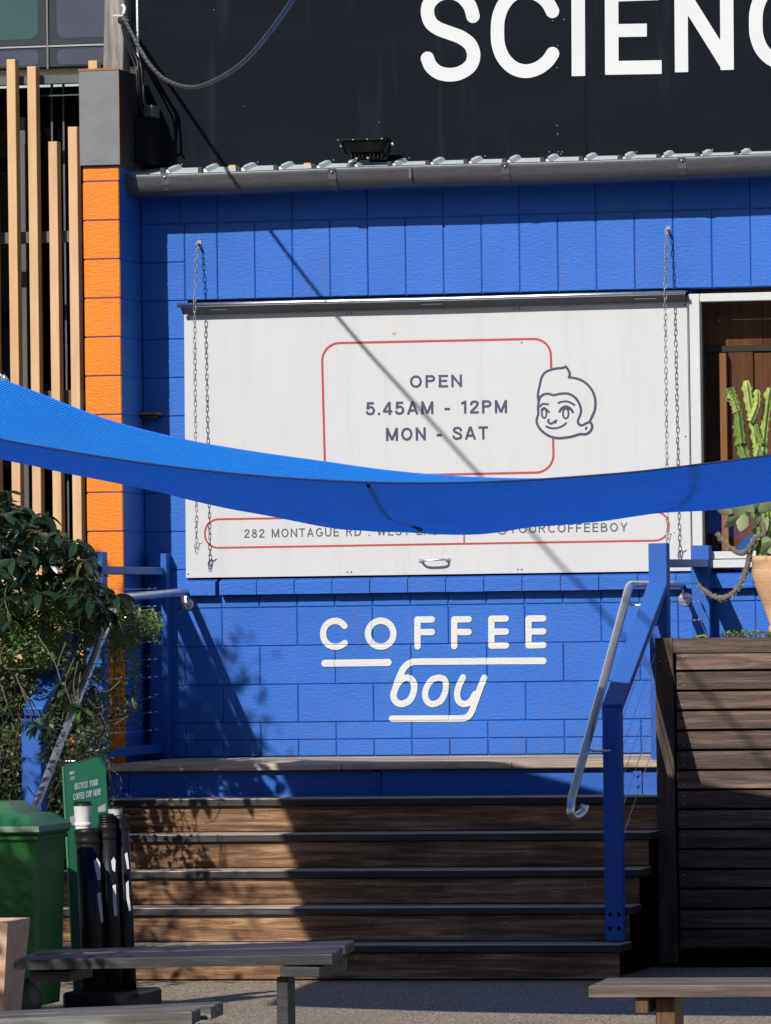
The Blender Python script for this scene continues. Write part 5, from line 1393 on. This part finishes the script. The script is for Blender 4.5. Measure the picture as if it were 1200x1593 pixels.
for pts in ([(150, 1050), (178, 1075), (200, 1100), (205, 1130)], [(165, 960), (180, 1010), (176, 1075), (183, 1110), (175, 1150)], [(170, 985), (200, 965), (225, 975), (242, 980)], [(172, 1115), (195, 1098), (215, 1070), (222, 1060)], [(182, 930), (200, 950), (235, 948)],
            [(20, 1050), (60, 1070), (110, 1075)], [(50, 1075), (58, 1110), (85, 1135), (95, 1145)], [(0, 1085), (25, 1100), (40, 1140), (30, 1190)], [(95, 1140), (100, 1180), (88, 1235)], [(120, 1110), (118, 1160), (105, 1230)]):
    tw.tube(smooth_path([at(x, y, -1.9) for x, y in pts], 5), .0032, 5, False)
for i in range(26):
    x = ru(165, 245); y = 945 + (x - 165) * .4 + ru(-15, 60); tw.tube([at(x, y, -1.8), at(x + ru(-25, 25), y + ru(-25, 15), -1.85)], .0015, 4, False)
tag(tw.build('twigs', M['twig'], bu), kind='stuff')
q = MB()
for (cx_, cy_, n_) in ((225, 978, 14), (212, 970, 10), (200, 990, 8), (235, 985, 7), (222, 1045, 5), (205, 1105, 7), (198, 1085, 5), (190, 1002, 8)):
    for k in range(n_): add_leaf(q, at(cx_ + ru(-12, 12), cy_ + ru(-8, 8), -1.85 + ru(-.05, .05)), (ru(-1, 1), ru(-1, .2), ru(-.4, .8)), ru(.03, .05), ru(.015, .022), ru(-1, 1))
q.build('sprig', M['leaf_ivy'], bu)

# ---- ivy clump behind the green board, and dark growth down to the ground
iv = thing('dark_creeper', 'dark dense creeper filling the space under the left balustrade behind the bins', 'creeper')
q = MB()
for i in range(4200):
    x, y = ru(-40, 172), ru(1040, 1330)
    if (x > 155 and y < 1110) or cleared(x, y): continue
    if x < 100 and y < 1130 and rnd() < .6: continue
    if 55 < x < 172 and 1120 < y < 1200: Y = ru(-2.85, -2.3)
    else: Y = ru(-2.2, -1.6)
    add_leaf(q, at(x, y, Y), (ru(-1, 1), ru(-1, .5), ru(-.8, .8)), ru(.022, .042), ru(.015, .026), ru(-1.2, 1.2))
tag(q.build('leaves', M['leaf_ivy'], iv), kind='stuff')
q = MB()
for i in range(60):
    x, y = ru(0, 170), ru(1060, 1250); q.tube(smooth_path([at(x, y, -2.2), at(x + ru(-30, 30), y + ru(10, 60), -2.3), at(x + ru(-30, 30), y + ru(60, 130), -2.2)], 4), ru(.0012, .003), 4, False)
tag(q.build('stems', M['twig'], iv), kind='stuff')
q = MB(); 
for (x, y) in ((111, 1150), (114, 1154), (108, 1152), (113, 1167)): q.ball(at(x, y, -2.9), (.010, .006, .008), 6)
q.build('flower', M['wax_flower'], iv)
fence = thing('dark_fence', 'black timber paling fence behind the creeper at the far left', 'fence')
for i in range(19):
    xa = -3.5 + i * .145; q = MB(); q.box(xa, xa + .14, -1.2, -1.18, 0, 1.50 + ru(-.01, .01), .002); 
    if xa + .14 < SX0 - .03: q.build('paling', M['black_metal'], fence)
q = MB(); q.box(-3.4, SX0 - .06, -1.178, -1.14, .5, .58); q.build('rail', M['black_metal'], fence)

# ---- off frame tree whose crown dapples the lower left
tr = thing('forecourt_tree', 'spreading tree just left of the view whose leaves dapple the steps and bins', 'tree')
q = MB(); q.tube(smooth_path([(-3.6, -7.6, 0), (-3.5, -7.5, 1.2), (-3.2, -7.3, 2.2), (-2.9, -7.2, 3.0)], 5), [.12 - .004 * i for i in range(16)], 10); q.build('trunk', M['bark'], tr)
q = MB(); random.seed(21)
def crown(n_, u0, u1, s0, s1, y0, y1):
    got = []
    for _ in range(n_ * 20):
        if len(got) >= n_: break
        yy_ = -ru(y0, y1); c_ = Vector((ru(u0, u1) + .325 * yy_, yy_, ru(s0, s1) - .725 * yy_))
        if 1.15 < c_.z < 5.6 and proj(c_)[0] < -75: got.append(c_)
    return got
cl = crown(50, .1, 1.0, -2.4, -1.05, 3.6, 6.5) + crown(34, -.6, .0, -2.2, -.75, 3.6, 6.5) + crown(150, -2.2, -.25, -3.2, -.62, 4.2, 8.5) + crown(420, .6, 2.2, -5.2, -3.5, 7.6, 11.5) + crown(60, 2.4, 3.7, -6.4, -4.9, 9.5, 12)
cl += crown(240, -2.2, -.66, .50, 1.2, 3.2, 5.2) + crown(70, -.95, -.36, .85, 1.45, 3.2, 4.2)
lf = MB()
for c_ in cl:
    for k in range(24): add_leaf(lf, c_ + Vector((random.gauss(0, .11), random.gauss(0, .11), random.gauss(0, .09))), (ru(-1, 1), ru(-1, 1), ru(-.6, .5)), ru(.06, .10), ru(.03, .045), ru(-1, 1))
for c_ in cl[::3]: q.tube(smooth_path([(-3.2, -7.3, 2.2), ((-3.2 + c_.x) / 2, (-7.3 + c_.y) / 2, c_.z * .5 + 1.2), c_], 4), [.03 - .003 * i for i in range(9)], 5)
q.build('limbs', M['bark'], tr); tag(lf.build('crown', M['leaf_dark'], tr), kind='stuff')
random.seed(99)

# ---- terracotta urn with cactus on the planter
CY = -1.15
ur = thing('terracotta_urn', 'pale terracotta urn standing on the timber planter at the right edge', 'pot')
cx_ = at(1226, 900, CY).x; k_ = 1 / 308.0
zf = lambda y: at(1200, y, CY).z
prof_ = [(.0, zf(992)), (30 * k_, zf(992)), (30 * k_, zf(975)), (27 * k_, zf(972)), (39 * k_, zf(940)), (50 * k_, zf(910)), (55 * k_, zf(890)), (53 * k_, zf(876)), (56 * k_, zf(872)), (55 * k_, zf(866)), (51 * k_, zf(864.5)), (46 * k_, zf(866)), (44 * k_, zf(874))]
q = MB(); q.lathe(prof_, (cx_, CY, 0), 40); q.build('body', M['terracotta'], ur)
q = MB(); q.lathe([(54.6 * k_, zf(889)), (55.8 * k_, zf(888.2)), (54.6 * k_, zf(887.4))], (cx_, CY, 0), 40); q.build('band', M['terracotta'], ur)
q = MB(); q.lathe([(0, zf(870)), (45 * k_, zf(871))], (cx_, CY, 0), 24); q.build('soil', M['soil'], ur)
def cactus_arm(q, pts, r, nrib=4, tip=True):
    P = smooth_path(pts, 9); n_ = nrib * 4; rings = []; ref = Vector((1, 0, 0)); accl = 0
    for i, p in enumerate(P):
        t = (P[min(i + 1, len(P) - 1)] - P[max(i - 1, 0)]).normalized(); ref = (ref - t * ref.dot(t)).normalized(); bi = t.cross(ref)
        if i: accl += (P[i] - P[i - 1]).length
        ta = min(1.0, (len(P) - 1 - i) / 3 + .45) if tip else 1.0
        ring = []
        for k in range(n_):
            a = 2 * pi * k / n_; rb_ = abs(cos(a * nrib / 2)) ** .8; sp__ = 1 + .34 * (rb_ > .95) * (1 if (i % 3) == 0 else -.55)
            ring.append(p + (ref * cos(a) + bi * sin(a)) * (r * ta * (.42 + .58 * rb_) * sp__))
        rings.append(ring)
    vs = [v for r_ in rings for v in r_]
    q.add(vs, [(i * n_ + k, i * n_ + (k + 1) % n_, (i + 1) * n_ + (k + 1) % n_, (i + 1) * n_ + k) for i in range(len(P) - 1) for k in range(n_)] + [tuple((len(P) - 1) * n_ + k for k in range(n_))])
    sq = []
    for i in range(1, len(P), 3):
        for rib_ in range(nrib):
            k = int(rib_ * 4) % n_; base = rings[i][k]; d = (base - P[i]).normalized(); sq.append((base, d))
    return sq
def spikes(q, sq, l_=.010, r_=.0022):
    for base, d in sq:
        s1 = d.cross(Vector((0, 0, 1))).normalized() * r_; s2 = d.cross(s1).normalized() * r_
        q.add([base + s1, base + s2, base - s1 - s2, base + d * l_], [(0, 1, 3), (1, 2, 3), (2, 0, 3)])
ca = thing('candelabra_cactus', 'yellow green ribbed cactus with upright arms growing from the terracotta urn', 'cactus')
arms = [([(1185, 868), (1180, 800), (1166, 735), (1154, 690), (1150, 655)], 9.5), ([(1154, 690), (1148, 640), (1138, 610), (1136, 603)], 7.5), ([(1147, 640), (1140, 622), (1131, 618)], 6), ([(1190, 860), (1184, 760), (1176, 690), (1168, 640), (1161, 592)], 7.5),
        ([(1168, 655), (1178, 630), (1178, 606)], 5.5), ([(1196, 860), (1194, 760), (1188, 700), (1192, 650), (1198, 603)], 7), ([(1186, 690), (1178, 672), (1176, 660)], 4), ([(1210, 860), (1214, 720), (1222, 600)], 8), ([(1172, 728), (1180, 700), (1181, 690)], 4)]
for i, (pts, rp) in enumerate(arms):
    q = MB(); q.smooth = True; Yo = CY + [-.03, -.05, -.06, .02, -.02, .03, 0, .05, -.05][i]
    sq = cactus_arm(q, [at(x, y, Yo) for x, y in pts], rp / 308 * .98, 4); q.smooth = False; spikes(q, sq, .005, .0016); q.build('arm', M['cactus'], ca)
ss = thing('spiny_stem_plant', 'grey spiny stems arching out of the urn and down over the blue post', 'succulent')
stems = [([(1196, 868), (1194, 845), (1186, 832), (1176, 838), (1168, 858), (1162, 885), (1154, 905), (1142, 922), (1126, 931), (1110, 928), (1096, 918), (1086, 909)], [6, 6, 6, 6, 5.5, 5.5, 5.5, 5.2, 5, 4.5, 4, 3]),
         ([(1190, 832), (1178, 836), (1166, 853), (1155, 861), (1143, 857), (1130, 846), (1121, 837), (1116, 829)], [5.5, 5.5, 5, 5, 4.6, 4.3, 4, 3]),
         ([(1192, 850), (1188, 820), (1180, 805), (1176, 790)], [5, 4.5, 4.5, 4])]
for pts, rr in stems:
    q = MB(); P = smooth_path([at(x, y, CY - .12 + .01 * i) for i, (x, y) in enumerate(pts)], 8); R2 = np.interp(np.linspace(0, 1, len(P)), np.linspace(0, 1, len(rr)), rr) / 308 * .75
    q.tube(P, list(R2), 9); o = q.build('stem', M['spiky_stem'], ss)
    q = MB(); sq = []
    for i in range(0, len(P) - 1):
        t = (P[i + 1] - P[max(i - 1, 0)]).normalized()
        for k in range(5):
            a = ru(0, 2 * pi); n1 = t.cross(Vector((0, 1, 0))).normalized(); n2 = t.cross(n1); d = n1 * cos(a) + n2 * sin(a); sq.append((P[i] + d * R2[i] * .9, d))
    spikes(q, sq, .010, .0013); q.build('spines', M['ivory'], o)
def KR(dx, dz):
    # turn the blade so that its face looks out towards the street
    return 1.15 if dx < 0 else -1.15
kl = thing('grey_leaf_succulent', 'plant with broad pale grey green leaves among the spiny stems', 'succulent')
kme = leaf_mesh('leaf', M['leaf_grey'], .11, .075, .2, .2, 7, .10)
q = MB(); q.tube(smooth_path([at(1196, 865, CY), at(1190, 830, CY), at(1178, 805, CY), at(1172, 785, CY)], 5), .007, 6); q.build('stem', M['spiky_stem'], kl)
for (x, y, dx, dz, s_) in ((1168, 800, -1, .45, 1.0), (1150, 805, -1, -.5, .8), (1160, 800, -.35, -1, .8), (1140, 798, -1, .3, .7), (1172, 795, -.7, .7, .8), (1175, 790, .1, 1, .8), (1185, 800, .5, -.8, .9), (1182, 795, .9, .5, 1.0), (1200, 812, .8, .3, 1.1), (1196, 820, -.3, -1, .9), (1190, 835, .3, -.9, .8), (1204, 845, -.5, -.3, .8), (1178, 800, -.2, -1, .7), (1205, 800, .2, .9, 1.1)):
    put_leaf(kme, kl, at(x, y, CY - .10 + ru(-.08, .02)), Vector((dx, ru(-.35, .15), dz)), (pi / 2 if abs(dx) > 5 else 0) + ru(-.4, .4) + KR(dx, dz), s_)
gc = MB()
for i in range(900):
    x = ru(1122, 1330); h = 12 * max(.15, 1 - abs(x - 1160) / 90) if x < 1200 else 9
    add_leaf(gc, at(x, 992 - ru(0, h), QY + ru(.09, .35)), (ru(-1, 1), ru(-1, .5), ru(-.1, 1)), ru(.010, .018), ru(.008, .013), ru(-1, 1))
for (x, y) in ((1090, 990), (1096, 989), (1100, 991), (1086, 991)): gc.ball(at(x, y, QY + .1), (.018, .012, .008), 6)
o = gc.build('ground_cover', M['succulent']); tag(o, 'low green succulent ground cover along the top edge of the timber planter', 'ground cover', kind='stuff')

# ---- a few fallen leaves and grit on the paving
fg = MB(); random.seed(5)
for i in range(90):
    x, y = ru(205, 940), ru(1530, 1590); Yg = None
    P = CAM + (FW + RT * ((x - 600) / FPX) - UP * ((y - 796.5) / FPX)) * 1.0; d = P - CAM; t_ = -CAM.z / d.z; P = CAM + d * t_
    add_leaf(fg, (P.x, P.y, .006), (ru(-1, 1), ru(-1, 1), ru(-.02, .05)), ru(.010, .03), ru(.006, .012), ru(-.3, .3))
tag(fg.build('fallen_leaves', M['leaf_small']), 'scattered small fallen leaves on the pebbled paving', 'leaves', kind='stuff')

# pieces too small to pick apart one by one
for o in list(C.objects):
    if o.type == 'MESH' and o.parent and o.name.split('.')[0] in ('screw', 'rivet', 'sprig', 'stem', 'branch', 'bolt_hole', 'cooling_fin', 'spines', 'window_mullion', 'limbs'):
        if o.name.split('.')[0] in ('screw', 'stem') and len(o.data.vertices) < 60: continue
        o['kind'] = 'stuff'
